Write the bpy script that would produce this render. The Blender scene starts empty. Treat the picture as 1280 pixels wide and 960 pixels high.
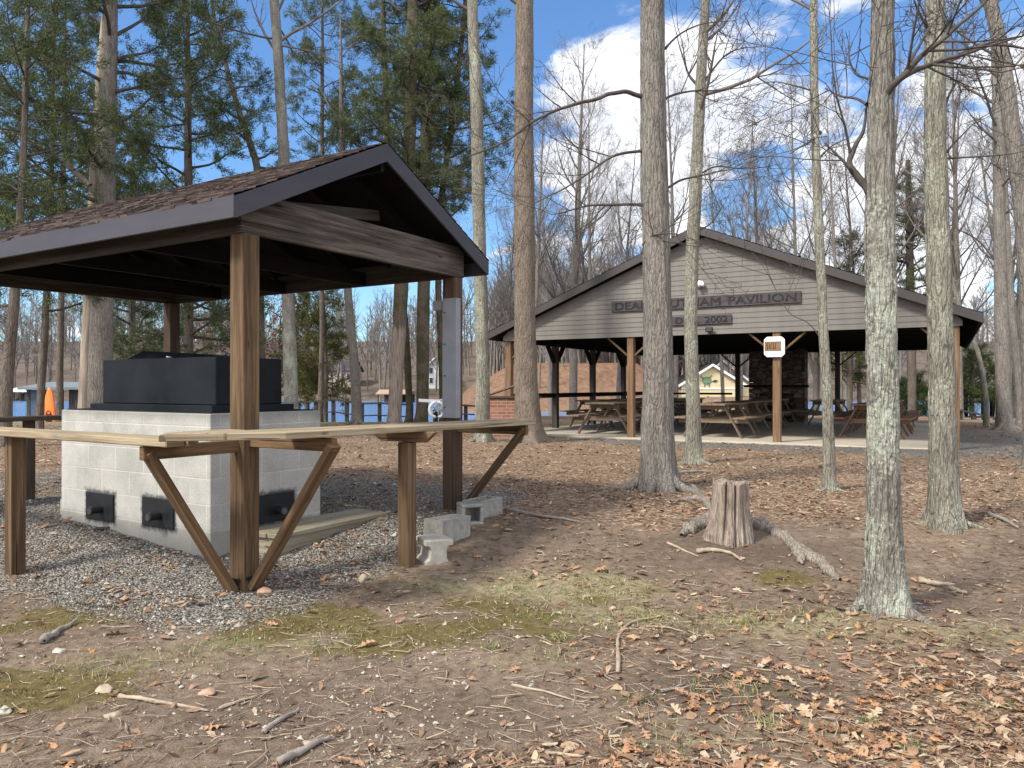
import bpy, math, random
import numpy as np
from mathutils import Vector, Matrix

S = bpy.context.scene
COL = S.collection
R = math.radians

# ------------------------------------------------------------------ camera
EYE = 1.4
FPX = 955.0
HOR = 483.0
cam_d = bpy.data.cameras.new('camera')
cam = bpy.data.objects.new('camera', cam_d)
COL.objects.link(cam)
cam.location = (0, 0, EYE)
cam.rotation_euler = (R(90) + math.atan(3 / FPX), 0, 0)
cam_d.sensor_width = 36
cam_d.lens = 36 * FPX / 1280
cam_d.clip_end = 2000
S.camera = cam

# ------------------------------------------------------------------ light
SUN_EL, SUN_DIR = 45, (-.82, -.57)          # horizontal direction towards the sun
S.view_settings.view_transform = 'Standard'
S.view_settings.look = 'None'
S.view_settings.exposure = 1.42
S.view_settings.gamma = 1
S.view_settings.use_curve_mapping = False
sun_d = bpy.data.lights.new('sun', 'SUN')
sun_d.energy = 2.1
sun_d.angle = R(10.0)
sun_d.color = (1, .95, .84)
sun = bpy.data.objects.new('sun', sun_d)
COL.objects.link(sun)
_e = R(SUN_EL)
_to = Vector((SUN_DIR[0] * math.cos(_e), SUN_DIR[1] * math.cos(_e), math.sin(_e)))
sun.rotation_euler = _to.to_track_quat('Z', 'Y').to_euler()


class NT:
    """small helper around a node tree"""
    def __init__(s, tree):
        s.t = tree
        s.n = tree.nodes
        s.l = tree.links

    def node(s, typ, **kw):
        n = s.n.new(typ)
        for k, v in kw.items():
            if k.startswith('i_'):
                key = k[2:]
                key = int(key) if key.isdigit() else key.replace('_', ' ')
                s.put(n.inputs[key], v)
            else:
                setattr(n, k, v)
        return n

    def put(s, sock, v):
        if isinstance(v, bpy.types.NodeSocket):
            s.l.new(v, sock)
        else:
            sock.default_value = v

    def math(s, op, a, b=0.0, c=None, clamp=False):
        n = s.n.new('ShaderNodeMath')
        n.operation = op
        n.use_clamp = clamp
        s.put(n.inputs[0], a)
        s.put(n.inputs[1], b)
        if c is not None:
            s.put(n.inputs[2], c)
        return n.outputs[0]

    def vmath(s, op, a, b=(0, 0, 0)):
        n = s.n.new('ShaderNodeVectorMath')
        n.operation = op
        s.put(n.inputs[0], a)
        s.put(n.inputs[1], b)
        return n.outputs['Value'] if op in ('DOT_PRODUCT', 'LENGTH', 'DISTANCE') else n.outputs[0]

    def mix(s, f, a, b, blend='MIX'):
        n = s.n.new('ShaderNodeMix')
        n.data_type = 'RGBA'
        n.blend_type = blend
        s.put(n.inputs[0], f)
        for i, v in ((6, a), (7, b)):
            if isinstance(v, tuple) and len(v) == 3:
                v = v + (1,)
            s.put(n.inputs[i], v)
        return n.outputs[2]

    def ramp(s, f, stops, interp='LINEAR'):
        n = s.n.new('ShaderNodeValToRGB')
        n.color_ramp.interpolation = interp
        el = n.color_ramp.elements
        while len(el) < len(stops):
            el.new(.5)
        for e, (p, c) in zip(el, stops):
            e.position = p
            if isinstance(c, (int, float)):
                c = (c, c, c)
            e.color = tuple(c) + (1,) if len(c) == 3 else c
        s.put(n.inputs[0], f)
        return n.outputs[0]

    def step(s, f, lo, hi):
        n = s.n.new('ShaderNodeMapRange')
        n.interpolation_type = 'SMOOTHSTEP'
        s.put(n.inputs[0], f)
        n.inputs[1].default_value = lo
        n.inputs[2].default_value = hi
        return n.outputs[0]

    def noise(s, vec, scale, detail=4, rough=.55, dist=0.0, out=0):
        n = s.node('ShaderNodeTexNoise')
        s.put(n.inputs['Vector'], vec)
        n.inputs['Scale'].default_value = scale
        n.inputs['Detail'].default_value = detail
        n.inputs['Roughness'].default_value = rough
        n.inputs['Distortion'].default_value = dist
        return n.outputs[out]

    def scale(s, vec, sc):
        n = s.node('ShaderNodeMapping')
        s.put(n.inputs[0], vec)
        n.inputs['Scale'].default_value = sc
        return n.outputs[0]


def px_dir(u, v):
    d = Vector(((u - 640) / FPX, 1, (HOR - v) / FPX))
    return d.normalized()


def px(u, v, D):
    return Vector(((u - 640) / FPX * D, D, EYE + (HOR - v) / FPX * D))


# ------------------------------------------------------------------ sky
W = bpy.data.worlds.new('World')
S.world = W
W.use_nodes = True
nt = NT(W.node_tree)
nt.n.clear()
sky = nt.node('ShaderNodeTexSky', sky_type='NISHITA', sun_disc=False)
sky.sun_elevation = R(SUN_EL)
sky.sun_rotation = math.atan2(SUN_DIR[0], SUN_DIR[1])
sky.air_density = 1.1
sky.dust_density = .35
sky.ozone_density = 2.2
tc = nt.node('ShaderNodeTexCoord').outputs['Generated']
sp = nt.node('ShaderNodeSeparateXYZ')
nt.l.new(tc, sp.inputs[0])
zz = nt.math('ADD', nt.math('MAXIMUM', sp.outputs[2], 0.0), .22)
cmb = nt.node('ShaderNodeCombineXYZ')
nt.put(cmb.inputs[0], nt.math('DIVIDE', sp.outputs[0], zz))
nt.put(cmb.inputs[1], nt.math('DIVIDE', sp.outputs[1], zz))
nt.put(cmb.inputs[2], nt.math('MULTIPLY', sp.outputs[2], 1.5))
n1 = nt.noise(cmb.outputs[0], 2.6, 9, .58, .25)
n2 = nt.noise(cmb.outputs[0], .7, 3, .5)
dens = nt.math('ADD', nt.math('MULTIPLY', n1, 1.35), nt.math('MULTIPLY', n2, .25))
dens = nt.math('SUBTRACT', dens, .315)
bias = None
for (u, v, w, lo) in ((890, 120, .17, .97), (760, 170, .15, .98), (690, 240, .13, .98), (820, 210, .10, .983), (1000, 190, -.08, .988), (905, 140, .14, .983), (1080, 260, .10, .985), (560, 320, .06, .985), (1020, 340, .06, .985),
                      (1230, 260, .24, .968), (1170, 80, .08, .985), (1120, 320, .08, .985), (350, 400, .07, .98), (300, 60, -.3, .90), (1000, 180, -.10, .985), (640, 330, -.06, .99),
                      (640, 40, -.20, .95), (1030, 20, -.16, .96), (60, 330, .06, .97), (840, 330, -.04, .985)):
    d = nt.vmath('DOT_PRODUCT', tc, tuple(px_dir(u, v)))
    t = nt.math('MULTIPLY', nt.step(d, lo, 1.0), w)
    bias = t if bias is None else nt.math('ADD', bias, t)
dens = nt.math('ADD', dens, bias)
# unseen cloud added overhead and behind the viewer as neutral fill light
back = nt.math('MULTIPLY', nt.step(sp.outputs[1], .30, -.2), .30)
over = nt.math('MULTIPLY', nt.step(sp.outputs[2], .55, .85), .13)
dens = nt.math('ADD', dens, nt.math('MAXIMUM', back, over))
cm = nt.step(dens, .535, .70)
cshade = nt.noise(cmb.outputs[0], 3.1, 6, .55)
ccol = nt.ramp(cshade, [(.3, (5.2, 5.4, 5.9)), (.65, (8.0, 8.0, 8.1))])
skyc = nt.mix(1.0, sky.outputs[0], (.68, .93, 1.18), 'MULTIPLY')
# unseen clouds behind the viewer, brightened to add more fill light
rear_fill = nt.math('ADD', 1.0, nt.math('MULTIPLY', nt.step(sp.outputs[1], .1, -.5), .9))
ccol = nt.vmath('MULTIPLY', ccol, nt.node('ShaderNodeCombineXYZ', i_0=rear_fill, i_1=rear_fill, i_2=rear_fill).outputs[0])
skyc = nt.mix(nt.math('MULTIPLY', cm, .93), skyc, ccol)
bg = nt.node('ShaderNodeBackground')
nt.l.new(skyc, bg.inputs[0])
bg.inputs[1].default_value = .066
wo = nt.node('ShaderNodeOutputWorld')
nt.l.new(bg.outputs[0], wo.inputs[0])
S.cycles.max_bounces = 6
S.cycles.diffuse_bounces = 3
S.cycles.transparent_max_bounces = 4
S.cycles.use_denoising = True

# ------------------------------------------------------------------ numpy noise
def _hash(ix, iy, seed):
    h = (ix.astype(np.int64) * 374761393 + iy.astype(np.int64) * 668265263 + seed * 1442695041) & 0xffffffff
    h = ((h ^ (h >> 13)) * 1274126177) & 0xffffffff
    return ((h ^ (h >> 16)) & 0xffff) / 65535.0


def vnoise(x, y, seed=0):
    x = np.asarray(x, float)
    y = np.asarray(y, float)
    ix, iy = np.floor(x), np.floor(y)
    fx, fy = x - ix, y - iy
    fx, fy = fx * fx * (3 - 2 * fx), fy * fy * (3 - 2 * fy)
    ix, iy = ix.astype(np.int64), iy.astype(np.int64)
    a, b = _hash(ix, iy, seed), _hash(ix + 1, iy, seed)
    c, d = _hash(ix, iy + 1, seed), _hash(ix + 1, iy + 1, seed)
    return (a * (1 - fx) + b * fx) * (1 - fy) + (c * (1 - fx) + d * fx) * fy


def fbm(x, y, seed=0, octv=4, gain=.5):
    s, a, t = 0, 1, 0
    for i in range(octv):
        s = s + a * vnoise(x * 2 ** i, y * 2 ** i, seed + i * 17)
        t += a
        a *= gain
    return s / t


def ss(t):
    t = np.clip(t, 0, 1)
    return t * t * (3 - 2 * t)


# ------------------------------------------------------------------ terrain height
def G0(x, y):
    x = np.asarray(x, float)
    y = np.asarray(y, float)
    near = .22 * ss((y - 4.9) / 2.2)
    y0 = 25 + 5.5 * ss((x + 3) / 4) * (1 - .45 * ss((x - 15) / 4))
    near = near - 2.2 * ss((y - y0) / 14)
    ratio = x / np.maximum(y, 1)
    cm_ = ss((ratio + .10) / .05) * (1 - ss((ratio - .35) / .05))
    hill = 1 - 1.0 * ss((ratio - .16) / .05)
    hill = hill * ss((ratio + .085) / .10)
    cen = -2 + cm_ * (2.3 * ss((y - 56) / 5) + (3.4 * ss((y - 62) / 13) + 3 * ss((y - 80) / 40)) * hill)
    far = -2 + 2.4 * ss((y - 99) / 8) + 12 * ss((y - 104) / 85)
    g = np.maximum(near, np.maximum(cen, far))
    side = np.abs(x) > 60
    return g + 0 * side


def G(x, y):
    x = np.asarray(x, float)
    y = np.asarray(y, float)
    amp = np.exp(-np.maximum(y - 14, 0) / 10)
    return G0(x, y) + amp * (.05 * (fbm(x * .9, y * .9, 5, 3) - .5) + .022 * (fbm(x * 5, y * 5, 9, 3) - .5))


def ground(u, v):
    """point where the pixel's ray meets the ground"""
    t = 2.0
    dx, dz = (u - 640) / FPX, (HOR - v) / FPX
    while t < 60:
        if EYE + dz * t <= float(G(dx * t, t)):
            break
        t += .01
    return Vector((dx * t, t, float(G(dx * t, t))))


# ------------------------------------------------------------------ object helpers
def link(o, parent=None):
    COL.objects.link(o)
    if parent is not None:
        o.parent = parent
    return o


def tag(o, label=None, cat=None, group=None, kind=None):
    if label:
        o['label'] = label
    if cat:
        o['category'] = cat
    if group:
        o['group'] = group
    if kind:
        o['kind'] = kind
    return o


def empty(name, loc=(0, 0, 0), rz=0.0, label=None, cat=None, group=None):
    o = bpy.data.objects.new(name, None)
    o.empty_display_size = .2
    o.location = loc
    o.rotation_euler = (0, 0, rz)
    link(o)
    return tag(o, label, cat, group)


def dup(o, parent=None):
    c = o.copy()
    link(c, parent)
    for ch in list(o.children):
        dup(ch, c)
    return c


def np_mesh(name, V, faces, mat, parent=None, smooth=False, uv=None, colors=None, loc=None):
    """V (n,3); faces: list of int arrays (m,k)"""
    me = bpy.data.meshes.new(name)
    V = np.asarray(V, np.float32)
    me.vertices.add(len(V))
    me.vertices.foreach_set('co', V.ravel())
    idx = np.concatenate([np.asarray(f, np.int32).ravel() for f in faces])
    tot = np.concatenate([np.full(len(f), np.asarray(f).shape[1], np.int32) for f in faces])
    st = np.concatenate([[0], np.cumsum(tot)[:-1]]).astype(np.int32)
    me.loops.add(len(idx))
    me.loops.foreach_set('vertex_index', idx)
    me.polygons.add(len(tot))
    me.polygons.foreach_set('loop_start', st)
    me.polygons.foreach_set('loop_total', tot)
    me.polygons.foreach_set('use_smooth', np.full(len(tot), bool(smooth)))
    if uv is not None:      # per vertex
        l = me.uv_layers.new(name='UVMap')
        l.data.foreach_set('uv', np.asarray(uv, np.float32)[idx].ravel())
    if colors is not None:
        for cn, c in colors.items():
            a = me.color_attributes.new(cn, 'FLOAT_COLOR', 'POINT')
            a.data.foreach_set('color', np.asarray(c, np.float32).ravel())
    me.update(calc_edges=True)
    me.validate()
    if isinstance(mat, (list, tuple)):
        for m in mat:
            me.materials.append(m)
    else:
        me.materials.append(mat)
    o = bpy.data.objects.new(name, me)
    if loc is not None:
        o.location = loc
    return link(o, parent)


class MB:
    """polygon collector: boxes, boards, prisms; each face gets UVs in metres with u along the grain"""
    def __init__(s, seed=0):
        s.v, s.f, s.uv, s.mi = [], [], [], []
        s.rng = random.Random(seed)

    def poly(s, verts, faces, grain, mi=0):
        b = len(s.v)
        vs = [Vector(p) for p in verts]
        s.v += [tuple(p) for p in vs]
        g = Vector(grain).normalized()
        a = Vector((0, 0, 1)) if abs(g.z) < .9 else Vector((1, 0, 0))
        e1 = g.cross(a).normalized()
        e2 = e1.cross(g)
        ou, ov = s.rng.uniform(0, 40), s.rng.uniform(0, 40)
        for fc in faces:
            p = [vs[i] for i in fc]
            n = (p[1] - p[0]).cross(p[2] - p[0])
            if len(p) > 3:
                n = n + (p[2] - p[0]).cross(p[3] - p[0])
            n.normalize()
            if abs(n.dot(g)) > .8:
                uvs = [(q.dot(e1) * .3 + ou, q.dot(e2) + ov) for q in p]
            elif abs(n.dot(e1)) > .7:
                uvs = [(q.dot(g) + ou, q.dot(e2) + ov) for q in p]
            else:
                uvs = [(q.dot(g) + ou, q.dot(e1) + ov + 3.3) for q in p]
            s.f.append([b + i for i in fc])
            s.uv.append(uvs)
            s.mi.append(mi)

    def box(s, x0, x1, y0, y1, z0, z1, grain=None, mi=0):
        vs = [(x0, y0, z0), (x1, y0, z0), (x1, y1, z0), (x0, y1, z0), (x0, y0, z1), (x1, y0, z1), (x1, y1, z1), (x0, y1, z1)]
        if grain is None:
            d = (x1 - x0, y1 - y0, z1 - z0)
            grain = [(1, 0, 0), (0, 1, 0), (0, 0, 1)][d.index(max(d))]
        s.poly(vs, [(0, 3, 2, 1), (4, 5, 6, 7), (0, 1, 5, 4), (1, 2, 6, 5), (2, 3, 7, 6), (3, 0, 4, 7)], grain, mi)

    def bar(s, p0, p1, w, h, up=(0, 0, 1), mi=0):
        p0, p1 = Vector(p0), Vector(p1)
        d = (p1 - p0).normalized()
        side = d.cross(Vector(up)).normalized() * (w / 2)
        upv = side.normalized().cross(d).normalized() * (h / 2)
        vs = [p0 - side - upv, p0 + side - upv, p0 + side + upv, p0 - side + upv,
              p1 - side - upv, p1 + side - upv, p1 + side + upv, p1 - side + upv]
        s.poly(vs, [(0, 3, 2, 1), (4, 5, 6, 7), (0, 1, 5, 4), (1, 2, 6, 5), (2, 3, 7, 6), (3, 0, 4, 7)][::1], d, mi)

    def prism(s, pts, off, grain, mi=0):
        """polygon pts extruded by off"""
        pts = [Vector(p) for p in pts]
        off = Vector(off)
        n = len(pts)
        nrm = Vector((0, 0, 0))
        for i in range(n):
            nrm += pts[i].cross(pts[(i + 1) % n])
        if nrm.dot(off) > 0:
            pts = pts[::-1]
        vs = pts + [p + off for p in pts]
        fs = [tuple(range(n)), tuple(range(2 * n - 1, n - 1, -1))]
        for i in range(n):
            j = (i + 1) % n
            fs.append((i, i + n, j + n, j))
        s.poly(vs, fs, grain, mi)

    def tube(s, pts, r, sides=8, mi=0, cap=True):
        pts = [Vector(p) for p in pts]
        rs = r if isinstance(r, (list, tuple)) else [r] * len(pts)
        b = len(s.v)
        ref = None
        for i, p in enumerate(pts):
            d = (pts[min(i + 1, len(pts) - 1)] - pts[max(i - 1, 0)]).normalized()
            if ref is None:
                ref = Vector((0, 0, 1)) if abs(d.z) < .9 else Vector((1, 0, 0))
            a = d.cross(ref).normalized()
            c = a.cross(d).normalized()
            for k in range(sides):
                t = 2 * math.pi * k / sides
                s.v.append(tuple(p + (a * math.cos(t) + c * math.sin(t)) * rs[i]))
        for i in range(len(pts) - 1):
            for k in range(sides):
                j = (k + 1) % sides
                s.f.append([b + i * sides + k, b + i * sides + j, b + (i + 1) * sides + j, b + (i + 1) * sides + k])
                s.uv.append([(i * .2, k / sides), (i * .2, (k + 1) / sides), (i * .2 + .2, (k + 1) / sides), (i * .2 + .2, k / sides)])
                s.mi.append(mi)
        if cap:
            for ring in (0, len(pts) - 1):
                fc = [b + ring * sides + k for k in range(sides)]
                if ring == 0:
                    fc = fc[::-1]
                s.f.append(fc)
                s.uv.append([(0, 0)] * sides)
                s.mi.append(mi)

    def build(s, name, mat, parent=None, bevel=0.0, smooth=False, loc=None):
        me = bpy.data.meshes.new(name)
        me.from_pydata(s.v, [], s.f)
        l = me.uv_layers.new(name='UVMap')
        l.data.foreach_set('uv', np.array([c for fc in s.uv for c in fc], np.float32).ravel())
        me.polygons.foreach_set('material_index', np.array(s.mi, np.int32))
        if smooth:
            me.polygons.foreach_set('use_smooth', np.ones(len(s.f), bool))
        for m in (mat if isinstance(mat, (list, tuple)) else [mat]):
            me.materials.append(m)
        me.update()
        o = bpy.data.objects.new(name, me)
        if loc is not None:
            o.location = loc
        link(o, parent)
        if bevel:
            b = o.modifiers.new('bevel', 'BEVEL')
            b.width = bevel
            b.segments = 1
            b.limit_method = 'ANGLE'
        return o


class Tubes:
    """many tapered tubes at once (branches, twigs)"""
    def __init__(s):
        s.g = {}

    def add(s, pts, rad, sides):
        pts = np.asarray(pts, float)
        s.g.setdefault((len(pts), sides), []).append((pts, np.asarray(rad, float)))

    def arrays(s):
        Vs, Fs, UVs, base = [], [], [], 0
        for (n, k), L in s.g.items():
            P = np.stack([a for a, _ in L])
            Rr = np.stack([b for _, b in L])
            m = len(L)
            T = np.gradient(P, axis=1)
            T /= np.linalg.norm(T, axis=2, keepdims=True) + 1e-9
            mean = T.mean(1)
            ref = np.where(np.abs(mean[:, 2:3]) < .75, np.array([[0, 0, 1.]]), np.array([[1., 0, 0]]))
            A = np.cross(T, ref[:, None, :])
            A /= np.linalg.norm(A, axis=2, keepdims=True) + 1e-9
            B = np.cross(T, A)
            th = np.arange(k) * 2 * np.pi / k
            ring = A[:, :, None, :] * np.cos(th)[None, None, :, None] + B[:, :, None, :] * np.sin(th)[None, None, :, None]
            V = P[:, :, None, :] + ring * Rr[:, :, None, None]
            Vs.append(V.reshape(-1, 3))
            ln = np.concatenate([np.zeros((m, 1)), np.cumsum(np.linalg.norm(np.diff(P, axis=1), axis=2), axis=1)], 1)
            uv = np.stack([np.broadcast_to(ln[:, :, None], (m, n, k)), np.broadcast_to(th[None, None, :] / 6.283, (m, n, k))], -1)
            UVs.append(uv.reshape(-1, 2))
            i = np.arange(n - 1)[:, None] * k
            j = np.arange(k)[None, :]
            j2 = (j + 1) % k
            f = np.stack([i + j, i + k + j, i + k + j2, i + j2], -1).reshape(-1, 4)
            F = (f[None] + (np.arange(m) * n * k)[:, None, None]).reshape(-1, 4) + base
            Fs.append(F)
            base += m * n * k
        return np.concatenate(Vs), [np.concatenate(Fs)], np.concatenate(UVs)

    def build(s, name, mat, parent=None, smooth=True):
        V, F, UV = s.arrays()
        return np_mesh(name, V, F, mat, parent, smooth, UV)


# ------------------------------------------------------------------ materials
def new_mat(name, rough=.8, spec=.3):
    m = bpy.data.materials.new(name)
    m.use_nodes = True
    t = NT(m.node_tree)
    b = t.n['Principled BSDF']
    b.inputs['Roughness'].default_value = rough
    b.inputs['Specular IOR Level'].default_value = spec
    return m, t, b


def bump(t, b, h, strength, dist):
    n = t.node('ShaderNodeBump')
    n.inputs['Strength'].default_value = strength
    n.inputs['Distance'].default_value = dist
    t.put(n.inputs['Height'], h)
    t.l.new(n.outputs[0], b.inputs['Normal'])


def mat_wood(name, dark, mid, light, weather=None, wamt=.0, bstr=.5):
    m, t, b = new_mat(name, .82, .2)
    uv = t.node('ShaderNodeTexCoord').outputs['UV']
    obj = t.node('ShaderNodeTexCoord').outputs['Object']
    g1 = t.noise(t.scale(uv, (1.1, 26, 1)), 1.0, 5, .6, .6)
    g2 = t.noise(t.scale(uv, (5, 130, 1)), 1.0, 3, .6)
    k = t.noise(t.scale(uv, (.8, 3.2, 1)), 1.3, 3, .5)
    f = t.math('ADD', t.math('MULTIPLY', g1, .62), t.math('ADD', t.math('MULTIPLY', g2, .25), t.math('MULTIPLY', k, .25)))
    c = t.ramp(f, [(.34, dark), (.53, mid), (.74, light)])
    # knots
    vo = t.node('ShaderNodeTexVoronoi', feature='F1')
    t.put(vo.inputs['Vector'], t.scale(uv, (2.2, 9, 1)))
    vo.inputs['Scale'].default_value = 1.0
    kn = t.step(t.math('ADD', vo.outputs['Distance'], t.math('MULTIPLY', k, .06)), .16, .07)
    c = t.mix(t.math('MULTIPLY', kn, .75), c, tuple(x * .35 for x in dark))
    crack = t.step(t.noise(t.scale(uv, (.9, 48, 1)), 1.0, 2, .5, .4), .335, .30)
    c = t.mix(t.math('MULTIPLY', crack, .7), c, tuple(x * .3 for x in dark))
    if weather:
        w = t.step(t.noise(obj, 2.1, 5, .6), .62 - wamt, .78 - wamt)
        wc = t.mix(g2, tuple(x * .75 for x in weather), weather)
        c = t.mix(w, c, wc)
    t.l.new(c, b.inputs['Base Color'])
    hgt = t.math('SUBTRACT', f, t.math('MULTIPLY', crack, .6))
    bump(t, b, hgt, bstr, .006)
    return m


def mat_plain(name, col, rough=.6, var=.15, scale=6, spec=.3, bstr=.0, metal=0.0, stretch=(1, 1, 1)):
    m, t, b = new_mat(name, rough, spec)
    obj = t.node('ShaderNodeTexCoord').outputs['Object']
    n = t.noise(t.scale(obj, stretch), scale, 6, .62)
    lo = tuple(x * (1 - var) for x in col)
    hi = tuple(min(1, x * (1 + var)) for x in col)
    t.l.new(t.ramp(n, [(.32, lo), (.68, hi)]), b.inputs['Base Color'])
    b.inputs['Metallic'].default_value = metal
    r = t.node('ShaderNodeMapRange')
    t.put(r.inputs[0], n)
    r.inputs[3].default_value = max(.05, rough - .12)
    r.inputs[4].default_value = min(1, rough + .12)
    t.l.new(r.outputs[0], b.inputs['Roughness'])
    if bstr:
        bump(t, b, n, bstr, .01)
    return m


def mat_bark(name, dark, mid, light, lichen=None, lamt=.0, scale=1.0, bstr=.8, green=None, peel=None, ltop=None):
    m, t, b = new_mat(name, .92, .12)
    obj = t.node('ShaderNodeTexCoord').outputs['Object']
    w = t.vmath('ADD', obj, t.vmath('MULTIPLY', t.noise(obj, 6, 3, .6, out=1), (.035, .035, .09)))
    vo = t.node('ShaderNodeTexVoronoi', feature='DISTANCE_TO_EDGE')
    t.put(vo.inputs['Vector'], t.scale(w, (70 * scale, 70 * scale, 9 * scale)))
    vo.inputs['Scale'].default_value = 1.0
    ridge = t.step(vo.outputs['Distance'], .0, .28)
    fv = t.node('ShaderNodeTexVoronoi', feature='DISTANCE_TO_EDGE')
    t.put(fv.inputs['Vector'], t.scale(w, (26 * scale, 26 * scale, 3.2 * scale)))
    fv.inputs['Scale'].default_value = 1.0
    furrow = t.step(fv.outputs['Distance'], .0, .16)
    fine = t.noise(t.scale(w, (1, 1, .22)), 95 * scale, 5, .7)
    big = t.noise(t.scale(obj, (1, 1, .4)), 5, 5, .65)
    f = t.math('ADD', t.math('MULTIPLY', t.math('ADD', ridge, furrow), .10), t.math('ADD', t.math('MULTIPLY', fine, .62), t.math('MULTIPLY', big, .42)))
    c = t.ramp(f, [(.36, dark), (.60, mid), (.86, light)])
    if lichen:
        l1 = t.noise(obj, 40, 6, .78, .2)
        l2 = t.noise(t.scale(obj, (1, 1, .6)), 3.2, 4, .6)
        lf = t.math('ADD', t.math('MULTIPLY', l1, .62), t.math('MULTIPLY', l2, .5))
        if ltop:
            sz = t.node('ShaderNodeSeparateXYZ')
            t.l.new(obj, sz.inputs[0])
            lf = t.math('SUBTRACT', lf, t.math('MULTIPLY', t.step(sz.outputs[2], ltop - .5, ltop + .5), .085))
        lm = t.step(lf, .61 - lamt, .665 - lamt)
        lcol = t.ramp(t.noise(obj, 60, 4, .7), [(.35, tuple(x * .62 for x in lichen)), (.62, lichen)])
        c = t.mix(t.math('MULTIPLY', lm, .8), c, lcol)
    if green:
        gm = t.step(t.noise(obj, 2.3, 4, .6), .42, .60)
        c = t.mix(t.math('MULTIPLY', gm, .75), c, green)
    if peel:        # bark stripped off the lower stem
        s = t.node('ShaderNodeSeparateXYZ')
        t.l.new(obj, s.inputs[0])
        zz_ = t.math('ADD', s.outputs[2], t.math('MULTIPLY', t.noise(t.scale(obj, (9, 9, .8)), 1.0, 4, .6), peel[1]))
        pc_ = t.ramp(t.noise(t.scale(obj, (60, 60, 2)), 1.0, 5, .65), [(.34, (.10, .075, .058)), (.48, (.30, .24, .195)), (.68, (.47, .40, .34))])
        c = t.mix(t.step(zz_, peel[0] + .15, peel[0] - .15), c, pc_)
    t.l.new(c, b.inputs['Base Color'])
    bump(t, b, t.math('ADD', t.math('MULTIPLY', furrow, 1.0), t.math('ADD', t.math('MULTIPLY', ridge, .5), t.math('MULTIPLY', fine, 1.0))), bstr, .016)
    return m


def mat_island(name, stops, rough=.85, trans=0.0, spec=.15):
    """each loose piece its own colour"""
    m, t, b = new_mat(name, rough, spec)
    g = t.node('ShaderNodeNewGeometry').outputs['Random Per Island']
    c = t.ramp(g, stops)
    n = t.noise(t.node('ShaderNodeTexCoord').outputs['Object'], 60, 3, .6)
    c = t.mix(1.0, c, t.ramp(n, [(.3, .72), (.7, 1.2)]), 'MULTIPLY')
    t.l.new(c, b.inputs['Base Color'])
    if trans:
        tr = t.node('ShaderNodeBsdfTranslucent')
        t.l.new(c, tr.inputs[0])
        mx = t.node('ShaderNodeMixShader')
        mx.inputs[0].default_value = trans
        t.l.new(b.outputs[0], mx.inputs[1])
        t.l.new(tr.outputs[0], mx.inputs[2])
        t.l.new(mx.outputs[0], t.n['Material Output'].inputs[0])
    return m


def mat_shingle(name, cols, tab=.17, course=.14):
    m, t, b = new_mat(name, .92, .15)
    uv = t.node('ShaderNodeTexCoord').outputs['UV']
    s = t.node('ShaderNodeSeparateXYZ')
    t.l.new(uv, s.inputs[0])
    row = t.math('FLOOR', t.math('DIVIDE', s.outputs[1], course))
    colm = t.math('FLOOR', t.math('ADD', t.math('DIVIDE', s.outputs[0], tab), t.math('MULTIPLY', row, .37)))
    cv = t.node('ShaderNodeCombineXYZ')
    t.put(cv.inputs[0], colm)
    t.put(cv.inputs[1], row)
    wn = t.node('ShaderNodeTexWhiteNoise', noise_dimensions='2D')
    t.l.new(cv.outputs[0], wn.inputs['Vector'])
    c = t.ramp(wn.outputs['Value'], cols)
    gr = t.noise(uv, 180, 3, .7)
    c = t.mix(1.0, c, t.ramp(gr, [(.3, .6), (.7, 1.35)]), 'MULTIPLY')
    st = t.noise(t.scale(uv, (1.2, .6, 1)), 1.4, 4, .6)
    c = t.mix(1.0, c, t.ramp(st, [(.3, .75), (.7, 1.2)]), 'MULTIPLY')
    t.l.new(c, b.inputs['Base Color'])
    bump(t, b, t.math('ADD', wn.outputs['Value'], gr), .6, .006)
    return m


M = {}
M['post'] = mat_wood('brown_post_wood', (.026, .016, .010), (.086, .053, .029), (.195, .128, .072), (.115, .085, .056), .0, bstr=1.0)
M['post_dark_shaded'] = mat_wood('dark_brown_shaded_post_wood', (.022, .014, .010), (.062, .038, .026), (.115, .073, .048), bstr=.8)  # far posts: darker stain, deepened by roof shade put into the colour
M['brace'] = mat_wood('brown_brace_wood', (.042, .024, .013), (.115, .068, .036), (.215, .138, .077), bstr=.9)
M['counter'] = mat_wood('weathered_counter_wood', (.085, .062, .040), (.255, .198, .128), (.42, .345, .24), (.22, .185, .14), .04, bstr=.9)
M['counter_shaded'] = mat_wood('shaded_counter_wood', (.03, .022, .016), (.07, .052, .036), (.12, .09, .065))  # counter wood copy with the far counter's shade put into its colour
M['beam'] = mat_wood('grey_beam_wood', (.012, .0095, .008), (.052, .042, .034), (.155, .130, .107), (.095, .087, .08), -.06, 1.0)
M['deck'] = mat_wood('grey_deck_wood', (.085, .068, .048), (.20, .172, .125), (.31, .28, .215), (.17, .165, .115), -.03)
M['shade_dark_wood'] = mat_wood('shade_dark_roof_wood', (.003, .0025, .002), (.006, .005, .0042), (.012, .010, .008))  # near black: the shade under the roofs is painted into this wood
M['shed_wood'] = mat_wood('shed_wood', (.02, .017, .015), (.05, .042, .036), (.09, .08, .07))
M['table'] = mat_wood('picnic_table_wood', (.06, .042, .03), (.155, .11, .078), (.26, .20, .15), (.2, .17, .14), .0)
M['table_red'] = mat_wood('reddish_table_wood', (.06, .032, .022), (.15, .082, .055), (.23, .14, .10))
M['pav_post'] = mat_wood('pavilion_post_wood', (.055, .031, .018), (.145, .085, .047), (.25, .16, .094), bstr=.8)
M['fence_wood'] = mat_wood('fence_wood', (.018, .016, .014), (.042, .038, .034), (.08, .073, .066))
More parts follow.
